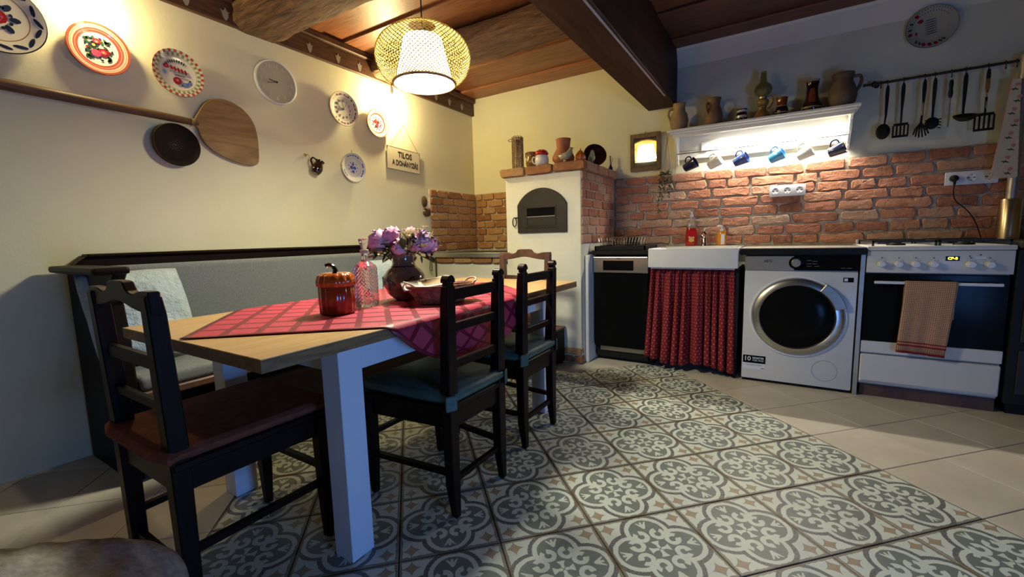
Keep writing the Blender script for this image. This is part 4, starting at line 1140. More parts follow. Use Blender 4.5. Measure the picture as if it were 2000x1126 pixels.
bulb_m = emit('bulb_glow', (1.0, .80, .42), 60)
def bulb(y, label, watts):
    t = thing('wall_bulb', label, 'light bulb', (.085, y, 2.185))
    bm = BM(); sphere(bm, (0, 0, 0), .020, u=14, v=10, s=(1, 1, 1.15)); obj('bulb_glass', bm, bulb_m, t, True)
    bm = BM(); lathe(bm, [(.014, .018), (.015, .05), (.015, .075), (.006, .08), (0, .08)], 14); obj('lamp_holder', bm, plastic_w, t, 40)
    bm = BM(); tube(bm, [(0, 0, .078), (-.005, 0, .12), (-.045, 0, .135), (-.056, 0, .14)], .004, 6); obj('holder_arm', bm, trim_wood, t)
    l = bpy.data.lights.new('bulb_light', 'POINT'); l.energy = watts; l.color = (1.0, .80, .40); l.shadow_soft_size = .022
    lo = bpy.data.objects.new('bulb_light', l); COL.objects.link(lo); lo.parent = t; lo.location = (.0, 0, -.047)
bulb(-1.215, 'small bare bulb shining on the left wall behind the pendant lamp', BULB_W*2.3)
bulb(-3.05, 'small bare bulb above the red ringed plate, just above the picture', BULB_W*.7)

# ================================================================== LEFT WALL
def plate_body(bm, R, m=I4, deep=.018):
    lathe(bm, [(R*.55, .004), (R*.60, 0.0), (R*.66, .004), (R*.97, deep), (R, deep+.001), (R*.985, deep+.004), (R*.70, .011), (R*.62, .007), (0, .006)], 48, m)
def flowers(parent, R, rnd, spec, z=.0085):
    """flat painted motifs: spec = list of (material, [(x, y, rx, ry, rot)...])"""
    for k, (mat, items) in enumerate(spec):
        bm = BM()
        for (x, y, rx, ry, ro) in items: disc(bm, (x*R, y*R, z+.0004*k), rx*R, ry*R, n=9, rot=ro)
        obj('painted_motif', bm, mat, parent)['kind'] = 'stuff'
def plate(label, y, z, R, mat, spec, wall=LEFT, off=.012, tilt=4, name='decorated_plate', x=None, group='painted wall plates'):
    loc = (off, y, z) if wall == LEFT else (x, -off, z)
    t = thing(name, label, 'plate', loc, (wall[0]-tilt*0, wall[1], wall[2]), group)
    bm = BM(); plate_body(bm, R); p = obj('plate_body', bm, mat, t, 60)
    if spec: flowers(p, R, random, spec)
    return t, p
def ringpts(n, r, rx, ry, a0=0, a1=360, tan=True):
    out = []
    for k in range(n):
        a = math.radians(a0+(a1-a0)*k/n); out.append((r*math.cos(a), r*math.sin(a), rx, ry, a+(PI/2 if tan else 0)))
    return out
cream_c = (.62, .58, .44); cream_w = (.70, .67, .55)
# blue leaf plate, cut by the left edge
m0 = ring_mat('blue_leaf_plate', [(0, cream_w), (.63, (.30, .14, .05)), (.655, cream_w), (.965, (.02, .02, .03))], .148)
plate('large plate with dark blue leaves cut off by the left edge of the picture', -3.345, 1.985, .148, m0, [
    (p_dark, ringpts(7, .36, .12, .075, 0, 360, False) + ringpts(8, .30, .05, .04, 20, 380) ),
    (p_red, [(0, 0, .22, .20, 0)] ), (p_pink, ringpts(6, .10, .05, .03))])
# rim leaves sit on the sloped rim
def rim_motif(p, R, mat, items, k=0):
    bm = BM()
    for (a, r, rx, ry, ro) in items:
        x, y = r*math.cos(a)*R, r*math.sin(a)*R
        zz = .011+(r-.70)/.28*.011+.0012+.0003*k
        M_ = TR(x, y, zz) @ Matrix.Rotation(a, 4, 'Z') @ RY(-math.degrees(math.atan2(.011, .28*R)))
        disc(bm, (0, 0, 0), rx*R, ry*R, M_, 9, ro)
    obj('rim_motif', bm, mat, p)['kind'] = 'stuff'
p = None
for o in COL.objects:
    if o.name.startswith('plate_body'): p = o
rim_motif(p, .148, p_dark, [(math.radians(a), .82, .16, .05, math.radians(r)) for a, r in ((-62, 60), (-40, 110), (-15, 80), (5, 120), (28, 70), (55, 110), (80, 70), (105, 110), (130, 80), (160, 70), (190, 110), (220, 80), (250, 100), (275, 70))])
# red ringed plate
m1 = ring_mat('red_ring_plate', [(0, cream_w), (.62, (.36, .07, .05)), (.70, (.50, .24, .18)), (.73, (.36, .07, .05)), (.78, (.55, .42, .30)), (.84, (.46, .16, .12)), (.86, (.55, .42, .30)), (.90, (.33, .08, .045))], .118)
t, p = plate('plate with red rings and a flower bouquet, second from the left edge', -3.027, 1.960, .118, m1, [
    (p_green, [(random.uniform(-.40, .40), random.uniform(-.42, .42), .085, .05, random.uniform(0, 3)) for _ in range(34)]),
    (p_dark, ringpts(9, .42, .055, .035) + ringpts(7, .30, .05, .035, 100, 300) + [(-.15, .12, .10, .08, 0)]),
    (p_red, [(.14, -.10, .17, .16, 0), (-.04, .30, .13, .11, 0), (-.35, .0, .05, .04, 0), (.33, -.05, .05, .04, 0)]),
    (p_pink, [(-.10, -.18, .16, .15, 0), (-.05, .28, .08, .06, 0), (.14, -.10, .10, .09, 0)]),
    (p_yel, [(-.15, .12, .06, .055, 0), (.13, -.10, .045, .04, 0), (-.05, .27, .035, .03, 0)])])
# checker rim plate
m2 = ring_mat('checker_rim_plate', [(0, cream_w), (.70, (.30, .28, .10)), (.72, cream_w), (.985, (.30, .10, .05))], .122, checker=(26, (.62, .60, .44), (.42, .07, .04), .74))
t, p = plate('plate with red and green checkered rim and painted lettering', -2.706, 1.943, .122, m2, [
    (p_green, ringpts(9, .52, .07, .03, 60, 150, False) + ringpts(5, .50, .08, .04, 290, 340)),
    (p_lblue, [(.26, -.42, .12, .10, 0), (.42, -.34, .10, .08, .4), (-.50, -.05, .07, .10, 0)]),
    (p_red, [(-.05, -.32, .17, .17, 0), (-.42, .22, .11, .10, 0)] + [(-.22+.13*k, .20-.02*k, .05, .10, .3) for k in range(5)]),
    (p_pink, [(-.05, -.30, .08, .07, 0), (-.42, .22, .05, .05, 0)]),
    (p_yel, [(-.05, -.30, .03, .03, 0)])])
text('ISTEN HOZOTT', .0135, ink, p, TR(.004, .004, .0098), sx=.85); text('OTTHON', .0125, ink, p, TR(.008, -.012, .0098), sx=.85)
# pale round clock
t = thing('wall_clock', 'pale minimalist round wall clock with thin black hands', 'clock', (.004, -2.155, 2.05), LEFT)
bm = BM(); lathe(bm, [(.128, 0), (.136, .004), (.136, .024), (.131, .026), (.128, .021)], 48, close=False); obj('clock_rim', bm, plastic_w, t, 50)
bm = BM(); lathe(bm, [(.129, .0), (.129, .021), (0, .021)], 48); obj('clock_face', bm, clock_face, t)
for k in range(12):
    a = math.radians(90-30*(k+1)); text(str(k+1), .034 if k in (2, 5, 8, 11, 0, 10) else .030, numeral_m, t, TR(.100*math.cos(a), .100*math.sin(a), .0216), 'numeral')
def hand(t, ang, L, w, z, mat=ink):
    a = math.radians(ang); bm = BM(); box(bm, (L/2-.008, 0, 0), (L, w, .0012), 0, TR(0, 0, z) @ Matrix.Rotation(a, 4, 'Z')); obj('clock_hand', bm, mat, t)
hand(t, 172, .058, .0045, .024); hand(t, 196, .074, .0030, .0255)
bm = BM(); lathe(bm, [(.006, .021), (.006, .028), (0, .028)], 14); obj('hand_hub', bm, ink, t)
# plate clock
m3 = ring_mat('clock_plate', [(0, cream_w), (.64, (.45, .40, .25)), (.66, cream_w), (.97, (.62, .42, .25))], .125)
t, p = plate('flower rimmed plate clock with black numerals below the bulb', -1.648, 2.000, .125, m3, [], name='plate_clock')
rim_motif(p, .125, p_green, [(math.radians(a), .82, .07, .04, 1.2) for a in range(-60, 130, 18)])
rim_motif(p, .125, p_red, [(math.radians(a), .83, .055, .05, .2) for a in range(-50, 140, 19)] + [(math.radians(a), .82, .06, .045, .2) for a in range(225, 300, 15)], 1)
rim_motif(p, .125, p_blue, [(math.radians(a), .80, .04, .035, .2) for a in (-20, 20, 75, 110)] + [(math.radians(a), .82, .03, .03, 0) for a in (240, 262, 284)], 2)
rim_motif(p, .125, p_yel, [(math.radians(a), .83, .02, .02, 0) for a in range(-50, 140, 19)] + [(math.radians(a), .80, .04, .02, 0) for a in range(130, 215, 16)], 3)
for k in range(12):
    a = math.radians(90-30*(k+1)); text(str(k+1), .022, ink, p, TR(.060*math.cos(a), .060*math.sin(a), .0080), 'numeral', bold=.0004)
hand(p, 172, .045, .005, .0110); hand(p, 103, .062, .004, .0120); hand(p, 60, .05, .0015, .0128)
bm = BM(); lathe(bm, [(.007, .006), (.007, .014), (0, .014)], 12); obj('hand_hub', bm, ink, p)
# small red plate
m4 = ring_mat('small_red_plate', [(0, cream_w), (.62, (.42, .06, .04)), (.70, cream_c), (.76, (.45, .10, .06)), (.79, cream_c), (.93, (.34, .12, .07))], .112)
t, p = plate('small plate with red rings and red roses below the bulb', -1.330, 1.962, .112, m4, [
    (p_dark, ringpts(11, .42, .055, .035)),
    (p_green, ringpts(8, .30, .06, .04, 15, 375)),
    (p_red, [(-.10, .14, .13, .12, 0), (.12, .10, .10, .10, 0), (-.02, -.14, .14, .13, 0), (-.30, .05, .06, .06, 0), (.28, -.10, .07, .06, 0)]),
    (p_pink, [(-.02, -.14, .07, .06, 0), (-.10, .14, .06, .05, 0)])])
# blue and white plate
m5 = ring_mat('blue_white_plate', [(0, (.70, .70, .64)), (.62, (.45, .47, .50)), (.64, (.68, .68, .62)), (.97, (.40, .42, .44))], .110)
t, p = plate('white plate with a cobalt blue bouquet, lowest on the left wall', -1.597, 1.578, .110, m5, [
    (p_blue, [(-.12, .0, .13, .12, 0), (.14, -.02, .12, .11, 0), (.02, .22, .10, .09, 0), (.0, -.26, .10, .09, 0)] + ringpts(9, .36, .055, .035)),
    (p_lblue, [(-.12, .0, .05, .05, 0), (.14, -.02, .05, .05, 0), (.02, .22, .04, .04, 0)])])
rim_motif(p, .110, p_blue, [(math.radians(a), .82, .09, .04, 1.4) for a in (60, 75, 90, 105, 120, 200, 212, 224, 320, 335, 348, 10, 20)])
bm = BM(); tube(bm, [(0, .112, .005), (.003, .128, .004), (-.003, .128, .004), (0, .112, .008)], .002, 6); obj('hanging_loop', bm, twine, t)

# dark bowl
t = thing('dark_bowl', 'shallow black brown earthenware bowl hung below the bread peel', 'bowl', (.004, -2.757, 1.556), LEFT)
bm = BM(); lathe(bm, [(.05, 0), (.055, .004), (.105, .036), (.112, .040), (.108, .044), (.098, .036), (.05, .014), (0, .012)], 48); bo = obj('bowl_body', bm, bowl_black, t, 50)
bm = BM()
for k in range(26):
    a = k*.55; r = .004+.0011*k; disc(bm, (r*math.cos(a), r*math.sin(a), .0135+.00001*k), .0022, .0016, n=6)
obj('painted_motif', bm, clay_dark, bo)
# bread peel
t = thing('bread_peel', 'long wooden bread peel hung along the left wall', 'bread peel', (.010, -2.655, 1.697), LEFT)
bm = BM(); tube(bm, [(-1.25, .02, .016), (-.8, .012, .016), (-.3, .004, .016), (-.03, 0, .015), (.02, -.002, .014)], [.026, .025, .021, .018, .014], 12); obj('handle_pole', bm, pole_wood, t, True)
bl = [(.0, -.018), (.018, -.03), (.030, -.075), (.070, -.125), (.15, -.160), (.25, -.178), (.325, -.172), (.352, -.150), (.352, -.09), (.348, .0), (.325, .09), (.27, .150), (.19, .182), (.11, .172), (.05, .130), (.018, .06), (.0, .022)]
for _ in range(2): bl = [q for a, b in zip(bl, bl[1:]+bl[:1]) for q in ((a[0]*.75+b[0]*.25, a[1]*.75+b[1]*.25), (a[0]*.25+b[0]*.75, a[1]*.25+b[1]*.75))]
bm = BM(); prism(bm, bl, .006, .022, RZ(-5), .003); obj('peel_blade', bm, board_wood, t)
bm = BM()
for k in range(3): tube(bm, [((-.014+.005*k)+.002*math.cos(a), .019*math.cos(a), .015+.019*math.sin(a)) for a in [2*PI*q/12 for q in range(12)]], .0018, 5, closed=True)
tube(bm, [(-.01, -.018, .03), (-.03, -.03, .02)], .0015, 5); obj('twine_binding', bm, twine, t)
# little jug on a nail
t = thing('hanging_jug', 'small dark brown jug hung by its handle on the left wall', 'jug', (.050, -1.925, 1.535), (0, 0, 0))
m_ = RZ(90) @ RY(28) @ RZ(180)
bm = BM(); lathe(bm, [(.024, -.05), (.034, -.035), (.040, -.01), (.034, .018), (.026, .034), (.032, .052), (.029, .052), (.023, .036), (.03, .015), (0, -.03)], 28, m_)
ob = obj('jug_body', bm, glaze_dark, t, 50)
bm = BM(); tube(bm, [(.028, 0, .045), (.055, 0, .045), (.062, 0, .02), (.038, 0, -.006)], .006, 8, m_); obj('handle', bm, glaze_dark, t, True)
t = thing('wall_nail', 'brass wall nail with cord carrying the small hanging jug', 'nail', (.0, -1.978, 1.620), LEFT)
bm = BM(); tube(bm, [(0, 0, -.002), (0, 0, .04)], .003, 8); lathe(bm, [(.012, 0), (.011, .004), (0, .006)], 12); obj('nail_shaft', bm, brass, t)
bm = BM(); tube(bm, [(0, -.002, .035), (.012, -.03, .04), (.022, -.052, .047)], .002, 6); obj('cord_loop', bm, twine, t)
# sign
t = thing('hanging_sign', 'cream metal sign reading TILOS A DOHÁNYZÁS on the left wall', 'sign', (.012, -1.045, 1.708), (90, 0, 90))
mt = RZ(-2.0)
bm = BM(); box(bm, (0, 0, 0), (.392, .188, .004), .0015, mt); sb = obj('sign_panel', bm, sign_cream, t)
bm = BM()
for (x0, x1, y0, y1) in ((-.196, .196, .0915, .094), (-.196, .196, -.094, -.0915), (-.196, -.1935, -.094, .094), (.1935, .196, -.094, .094)): bx(bm, x0, x1, y0, y1, .002, .0026, 0, mt)
obj('sign_border', bm, ink, sb)
text('TILOS', .066, ink, sb, mt @ TR(.012, .038, .0026), bold=.0016, sx=.95)
text('A DOHÁNYZÁS', .062, ink, sb, mt @ TR(.016, -.034, .0026), bold=.0014, sx=.70)
bm = BM(); tube(bm, [(-.185, .095, .002), (.002, .318, -.004), (.185, .080, .002)], .0015, 6)
tube(bm, [(-.185, .088, .003), (-.188, .102, .003)], .003, 6); tube(bm, [(.185, .074, .003), (.186, .088, .003)], .003, 6); obj('hanging_string', bm, twine, t)
# little wooden ornament beside the corner bricks
t = thing('carved_ornament', 'small carved brown wooden wall ornament beside the corner bricks', 'ornament', (.004, -.800, 1.31), LEFT)
bm = BM()
lathe(bm, [(.020, 0), (.026, .008), (.020, .018), (0, .022)], 20, TR(-.01, .055, 0) @ Matrix.Diagonal((1.5, 2.0, 1, 1))); obj('upper_oval', bm, pole_wood, t, 50)
bm = BM(); lathe(bm, [(.026, 0), (.032, .01), (.026, .026), (0, .03)], 20, TR(.01, -.045, 0) @ Matrix.Diagonal((1.5, 1.2, 1, 1))); sphere(bm, (.028, -.02, .02), .014); sphere(bm, (-.018, -.012, .02), .012); obj('lower_figure', bm, chair_wood_br, t, 50)

# ================================================================== BACK WALL
t = thing('framed_mirror', 'small rough wooden framed mirror between oven and shelf', 'mirror', (1.842, -.011, 1.708), (92.9, 0, .6))
bm = BM()
for (x0, x1, y0, y1) in ((-.127, .127, .122, .155), (-.127, .127, -.155, -.120), (-.127, -.094, -.122, .124), (.094, .127, -.122, .124)): bx(bm, x0, x1, y0, y1, 0, .022, .003)
obj('frame', bm, frame_wood, t)
bm = BM(); bx(bm, -.098, .098, -.124, .126, .004, .010); obj('mirror_glass', bm, mirror_m, t)
bm = BM(); tube(bm, [(0, .155, .006), (0, .168, .006)], .003, 6); obj('hook', bm, black_iron, t)

# shelf
sh = thing('wall_shelf', 'white wall shelf with curved brackets and a rail of hooks', 'shelf', (0, 0, 0))
bm = BM(); bx(bm, 2.055, 3.265, -.205, -.001, 1.802, 1.820, .003); bx(bm, 2.075, 3.247, -.188, -.001, 1.786, 1.802, .004); bx(bm, 2.092, 3.240, -.172, -.158, 1.762, 1.786, .003); obj('shelf_board', bm, shelf_white, sh)
bm = BM(); bx(bm, 2.105, 3.228, -.016, -.001, 1.602, 1.786); obj('back_panel', bm, shelf_white, sh)
bm = BM(); bx(bm, 2.118, 3.215, -.0175, -.0155, 1.672, 1.676); bx(bm, 2.105, 3.228, -.022, -.001, 1.600, 1.610, .002); obj('panel_groove', bm, grey_panel, sh)
prof = [(-.001, 1.786), (-.165, 1.786), (-.163, 1.765), (-.140, 1.755), (-.125, 1.735), (-.118, 1.70), (-.100, 1.66), (-.070, 1.62), (-.050, 1.595), (-.045, 1.575), (-.020, 1.565), (-.001, 1.565)]
for x in (2.100, 3.216):
    bm = BM(); prism(bm, prof, x, x+.018, YZX, .002); br = obj('bracket', bm, shelf_white, sh)
bm = BM(); tube(bm, [(2.118, -.12, 1.640), (3.216, -.12, 1.640)], .005, 10); obj('rail', bm, steel, sh, True)
bm = BM(); bx(bm, 2.285, 2.335, -.030, -.016, 1.655, 1.725, .003); obj('switch_box', bm, plastic_w, sh)
for (x, z) in ((2.22, 1.72), (2.37, 1.72), (2.62, 1.725), (2.93, 1.72), (3.10, 1.725)):
    bm = BM(); lathe(bm, [(.004, 0), (.004, .003), (0, .004)], 10, TR(x, -.016, z) @ RX(90)); obj('screw', bm, steel, sh)
led = thing('shelf_light', 'slim light bar under the white wall shelf', 'lamp', (2.80, -.120, 1.7855))
bm = BM(); bx(bm, -.40, .40, -.014, .014, -.010, 0, .002); obj('light_housing', bm, plastic_w, led)
bm = BM(); bx(bm, -.39, .39, -.010, .010, -.0112, -.0102); obj('light_tube', bm, emit('led_tube', (1.0, .92, .76), 12), led)
l = bpy.data.lights.new('shelf_light_glow', 'AREA'); l.shape = 'RECTANGLE'; l.size = .78; l.size_y = .02; l.energy = SHELF_W; l.color = (1.0, .92, .76); l.spread = math.radians(150)
lo = bpy.data.objects.new('shelf_light_glow', l); COL.objects.link(lo); lo.parent = led; lo.location = (0, 0, -.0125)
# hooks and mugs
def mug(x, mat, label, rim, k):
    t = thing('mug', label, 'mug', (x, -.12, 1.545), (0, 0, 0), 'mugs hanging under the shelf')
    A = math.radians(24+4*math.sin(k*2.1)); yw = math.radians(-14)
    R = Matrix.Rotation(yw, 4, 'Z') @ Matrix(((-math.sin(A), 0, math.cos(A), 0), (0, 1, 0, 0), (math.cos(A), 0, math.sin(A), 0), (0, 0, 0, 1)))
    R = R.copy()
    bm = BM(); lathe(bm, [(.029, -.047), (.032, -.044), (.044, .045), (.0445, .047), (.042, .047), (.030, -.038), (0, -.040)], 32, R); b = obj('mug_body', bm, mat, t, 50)
    bm = BM(); lathe(bm, [(.0295, -.0485), (.0315, -.0455)], 32, R, close=False); lathe(bm, [(0, -.0478), (.0295, -.0485)], 32, R, close=False); obj('foot_ring', bm, rim, b, True)
    bm = BM(); tube(bm, [(.037, 0, .026), (.060, 0, .024), (.070, 0, .006), (.062, 0, -.014), (.034, 0, -.026)], .0052, 8, R); obj('handle', bm, mat, t, True)
    hk = thing('hook', 's-shaped steel hook carrying the %s' % label, 'hook', (x, -.12, 1.640), (0, 0, 0), 'hooks on the shelf rail')
    q = (R @ Vector((.066, 0, .006))) + Vector((0, 0, 1.545-1.640))
    bm = BM(); tube(bm, [(0, .006, -.002), (0, .004, .0075), (0, -.005, .0075), (0, -.007, 0), (q.x*.6, q.y*.6-.004, q.z*.55), (q.x, q.y-.002, q.z+.004), (q.x+.002, q.y, q.z-.003), (q.x-.008, q.y+.001, q.z-.002)], .0018, 6)
    obj('hook_wire', bm, steel, hk, True)
for k, (x, m_, lab, rm) in enumerate(((2.221, mug_navy, 'black navy mug, leftmost under the shelf', mug_navy), (2.399, ceramic_w, 'white mug hanging between the black and the blue mug', ceramic_w),
        (2.578, mug_blue, 'medium blue mug, third from the left under the shelf', mug_blue), (2.808, mug_sky, 'sky blue mug hanging under the shelf', mug_sky),
        (2.977, ceramic_w, 'white mug hanging right of the sky blue mug', ceramic_w), (3.156, mug_navy, 'dark blue mug with a white base, rightmost under the shelf', ceramic_w))):
    mug(x, mug_blue if k == 2 else m_, lab, rm, k)

def jug(label, x, prof, mat, handle=None, n=32, name='clay_jug', cat='jug', y=-.115, z=1.820, r=.008, lip=None, rot=0):
    t = thing(name, label, cat, (x, y, z), (0, 0, rot))
    bm = BM(); lathe(bm, prof, n); b = obj('jug_body' if cat == 'jug' else 'body', bm, mat, t, 50)
    if handle:
        bm = BM(); tube(bm, handle, [r*1.1]+[r]*(len(handle)-2)+[r*1.1], 8, Matrix.Diagonal((1, 1, 1, 1))); obj('handle', bm, mat, t, True)
    return t, b
def vprof(pts, th=.005, inner=.5):
    """outer profile bottom to top, then a short inner wall"""
    top = pts[-1]; out = [(0, pts[0][1])] + list(pts)
    ins = [(max(.004, r-th), z) for (r, z) in reversed(pts[-3:])]
    return out + ins + [(0, pts[-3][1]-.005)]
H1 = [(-.046, 0, .172), (-.072, 0, .165), (-.082, 0, .13), (-.064, 0, .085)]
jug('pale tan clay jug at the left end of the shelf', 2.130, vprof([(.040, 0), (.062, .03), (.070, .08), (.060, .125), (.043, .155), (.043, .185), (.051, .205), (.048, .21)]), clay_tan, H1, name='clay_jug', rot=20)
jug('brown clay jug second from the left on the shelf', 2.380, vprof([(.042, 0), (.058, .03), (.065, .075), (.056, .12), (.043, .15), (.044, .175), (.052, .20), (.050, .205)]), clay_brown, [(-.044, 0, .17), (-.060, -.02, .16), (-.068, -.03, .125), (-.055, -.025, .08)], rot=30)
t, b = jug('small dark cup with pale bands on the shelf beside the oil lamp', 2.573, vprof([(.028, 0), (.038, .018), (.040, .045), (.033, .065), (.036, .085), (.038, .09)]), glaze_dark, None, name='small_cup', cat='cup')
bm = BM(); lathe(bm, [(.0342, .068), (.0368, .082)], 32, close=False); lathe(bm, [(.0395, .028), (.0405, .044)], 32, close=False); obj('painted_band', bm, glaze_cream, b, True)
# oil lamp
t = thing('oil_lamp', 'old amber glass oil lamp with chimney standing on the shelf', 'oil lamp', (2.705, -.115, 1.820))
bm = BM(); lathe(bm, [(0, 0), (.054, 0), (.054, .018), (.048, .04), (.030, .058), (.024, .07), (.030, .085), (.024, .09), (0, .09)], 28); obj('lamp_foot', bm, glaze_amber, t, 50)
bm = BM(); lathe(bm, [(.024, .088), (.036, .10), (.042, .115), (.040, .13), (.028, .138), (.022, .142), (0, .142)], 28); obj('fuel_font', bm, glaze_amber, t, 50)
bm = BM(); lathe(bm, [(.026, .142), (.028, .152), (.020, .158), (0, .158)], 20); obj('burner', bm, brass, t, 50)
bm = BM(); lathe(bm, [(.024, .156), (.052, .178), (.060, .205), (.052, .232), (.026, .255), (.020, .285), (.019, .33), (.017, .33), (.018, .285), (.024, .253), (.050, .230), (.058, .205), (.050, .180), (.022, .158)], 32, close=False); obj('glass_chimney', bm, glass_lamp, t, True)
bm = BM(); tube(bm, [(.026, 0, .14), (.055, 0, .15), (.066, 0, .12), (.05, 0, .08), (.03, 0, .07)], .004, 6); obj('finger_ring', bm, brass, t, True)
t, b = jug('small red brown glazed tumbler between oil lamp and dark vase', 2.825, vprof([(.026, 0), (.040, .02), (.042, .045), (.033, .068), (.030, .085), (.034, .115), (.037, .128)]), glaze_dark, None, name='glazed_tumbler', cat='cup')
bm = BM(); lathe(bm, [(.0338, .069), (.0308, .085), (.0348, .115), (.0376, .1275)], 32, close=False); obj('red_glaze', bm, glaze_red, b, True)
bm = BM(); lathe(bm, [(.0405, .022), (.0415, .026)], 32, close=False); lathe(bm, [(.0345, .066), (.0342, .069)], 32, close=False); obj('painted_band', bm, glaze_cream, b, True)
t, b = jug('tall black brown glazed vase with pale bands on the shelf', 3.000, vprof([(.050, 0), (.058, .02), (.060, .045), (.046, .075), (.036, .11), (.034, .165), (.039, .195), (.043, .21)]), glaze_dark, None, name='glazed_vase', cat='vase')
bm = BM(); lathe(bm, [(.0505, .003), (.0545, .011)], 32, close=False); lathe(bm, [(.0585, .022), (.0602, .030)], 32, close=False); lathe(bm, [(.0395, .196), (.0435, .2098)], 32, close=False); obj('painted_band', bm, clay_tan, b, True)
bm = BM()
for k in range(9):
    for q in range(5):
        z0, z1 = .055+.095*q/5, .055+.095*(q+1)/5
        def rr(z): return (.046+.014*(1-(z-.045)/.03) if z < .075 else .046-.010*(z-.075)/.035 if z < .11 else .036-.002*(z-.11)/.055)+.001
        a0 = math.radians(-120+60*k/9); a1 = math.radians(-120+60*(k+1)/9)
        if ((k-4)/4.5)**2+((q-2)/2.6)**2 > 1.05: continue
        f = [bm.verts.new((rr(z)*math.cos(a), rr(z)*math.sin(a), z)) for a, z in ((a0, z0), (a1, z0), (a1, z1), (a0, z1))]; bm.faces.new(f)
bmesh.ops.remove_doubles(bm, verts=bm.verts, dist=.0005); obj('oval_medallion', bm, glaze_red, b, True)
jug('big dark clay jug with its handle to the right at the shelf end', 3.168, vprof([(.052, 0), (.074, .03), (.082, .075), (.070, .13), (.055, .165), (.056, .19), (.064, .212), (.062, .218)]), clay_dark, [(.056, 0, .19), (.088, 0, .188), (.098, 0, .155), (.086, 0, .115), (.074, 0, .095)], r=.010, rot=-5)

# hanging trailing plant
t = thing('hanging_planter', 'small trailing plant in a string hanger left of the shelf', 'plant', (2.025, -.085, 1.43))
bm = BM(); lathe(bm, [(0, 0), (.028, 0), (.040, .05), (.042, .055), (.038, .055), (.03, .04), (0, .04)], 20); obj('pot', bm, wicker, t, 50)
for k in range(3):
    a = k*2*PI/3+.5; bm = BM(); tube(bm, [(.041*math.cos(a), .041*math.sin(a), .05), (0, .05, .375)], .0016, 5); obj('hanger_string', bm, twine, t)
bm = BM(); rn = random.Random(3)
def leaf(bm, c, d, L, w, up=Vector((0, 0, 1))):
    d = Vector(d).normalized(); s = d.cross(up)
    s = s.normalized() if s.length > 1e-4 else Vector((1, 0, 0)); nrm = s.cross(d)
    p = [Vector(c), Vector(c)+d*L*.35+s*w+nrm*w*.3, Vector(c)+d*L*.7+s*w*.8+nrm*w*.2, Vector(c)+d*L-nrm*w*.3, Vector(c)+d*L*.7-s*w*.8+nrm*w*.2, Vector(c)+d*L*.35-s*w+nrm*w*.3]
    mid = bm.verts.new(Vector(c)+d*L*.5-nrm*w*.15); vv = [bm.verts.new(q) for q in p]
    for i in range(6): bm.faces.new([vv[i], vv[(i+1) % 6], mid])
stems = BM()
for (dx, dy, L, n) in ((-.045, -.02, .30, 60), (-.02, -.035, .16, 34), (.03, -.03, .14, 28), (.0, -.04, .10, 22), (.045, -.0, .07, 16)):
    pts = [(0, 0, .05), (dx*.7, dy*.7, .065), (dx, dy, .02)] + [(dx+.008*math.sin(q*1.7), dy, .02-L*(q+1)/6) for q in range(6)]
    tube(stems, pts, .0013, 5)
    for q in range(n):
        f = q/n*(len(pts)-1); i = int(f); a = Vector(pts[i]).lerp(Vector(pts[min(i+1, len(pts)-1)]), f-i)
        leaf(bm, a, (rn.uniform(-1, 1), rn.uniform(-1, .6), rn.uniform(-.9, .4)), .024, .0070)
for q in range(70): leaf(bm, (rn.uniform(-.04, .04), rn.uniform(-.04, .03), .05+rn.uniform(0, .035)), (rn.uniform(-1, 1), rn.uniform(-1, 1), rn.uniform(-.2, 1)), .028, .008)
obj('stem', stems, leaf_s, t); lv = obj('foliage', bm, leaf_s, t); lv['kind'] = 'stuff'

# round plate high on the right of the back wall
m6 = ring_mat('right_plate', [(0, (.42, .42, .36)), (.60, (.46, .40, .24)), (.63, (.40, .40, .34)), (.97, (.10, .08, .06))], .125)
t, p = plate('plate with a verse and a floral rim high above the utensils', 0, 2.252, .125, m6, [
    (p_red, [(-.42, .36, .12, .10, 0), (-.55, -.20, .05, .08, 0)]), (p_dark, [(-.05+.01*k, .36-.11*k, .24, .018, .12) for k in range(7)])], wall=BACK, x=3.606)
rim_motif(p, .125, p_dark, [(math.radians(a), .90, .035, .014, 0) for a in range(40, 215, 7)] + [(math.radians(a), .76, .035, .014, 0) for a in range(40, 205, 8)])
rim_motif(p, .125, p_red, [(math.radians(a), .83, .10, .08, .5) for a in (252, 268, 284, 196, 135)], 1)
rim_motif(p, .125, p_green, [(math.radians(a), .82, .09, .05, .5) for a in (240, 296, 306, 228, 180, 160)], 2)

# utensil rail
ur = thing('utensil_rail', 'black iron rail above the bricks for hanging kitchen utensils', 'rail', (3.34, -.050, 1.955))
bm = BM(); tube(bm, [(-.03, 0, 0), (1.15, 0, 0)], .008, 10); obj('rod', bm, black_iron, ur, True)
bm = BM(); sphere(bm, (0, 0, 0), .020, u=14, v=10, s=(.7, 1, 1)); lathe(bm, [(.011, -.055), (.006, -.04), (.008, -.03)], 10, RY(90)); obj('finial', bm, black_iron, ur, 60)
for x in (.02, 1.12):
    bm = BM(); tube(bm, [(x, 0, 0), (x, .047, 0)], .007, 8); lathe(bm, [(.018, 0), (.016, .005), (0, .005)], 14, TR(x, .0495, 0) @ RX(90)); obj('wall_mount', bm, black_iron, ur)
def hookon(x, L=.03):
    bm = BM(); tube(bm, [(x, .006, .006), (x, 0, .011), (x, -.010, .006), (x, -.010, -.012), (x, -.006, -L), (x, -.012, -L-.006), (x, -.018, -L+.004)], .0028, 6); o = obj('rail_hook', bm, black_iron, ur, True); return o
for x in (.035, .07, .148, .249, .297, .371, .434, .530, .600, .645): hookon(x)
def utensil(name, label, x, parts_fn, cat='utensil'):
    t = thing(name, label, cat, (3.34+x, -.066, 1.922), BACK, 'utensils hanging from the black rail'); parts_fn(t); return t
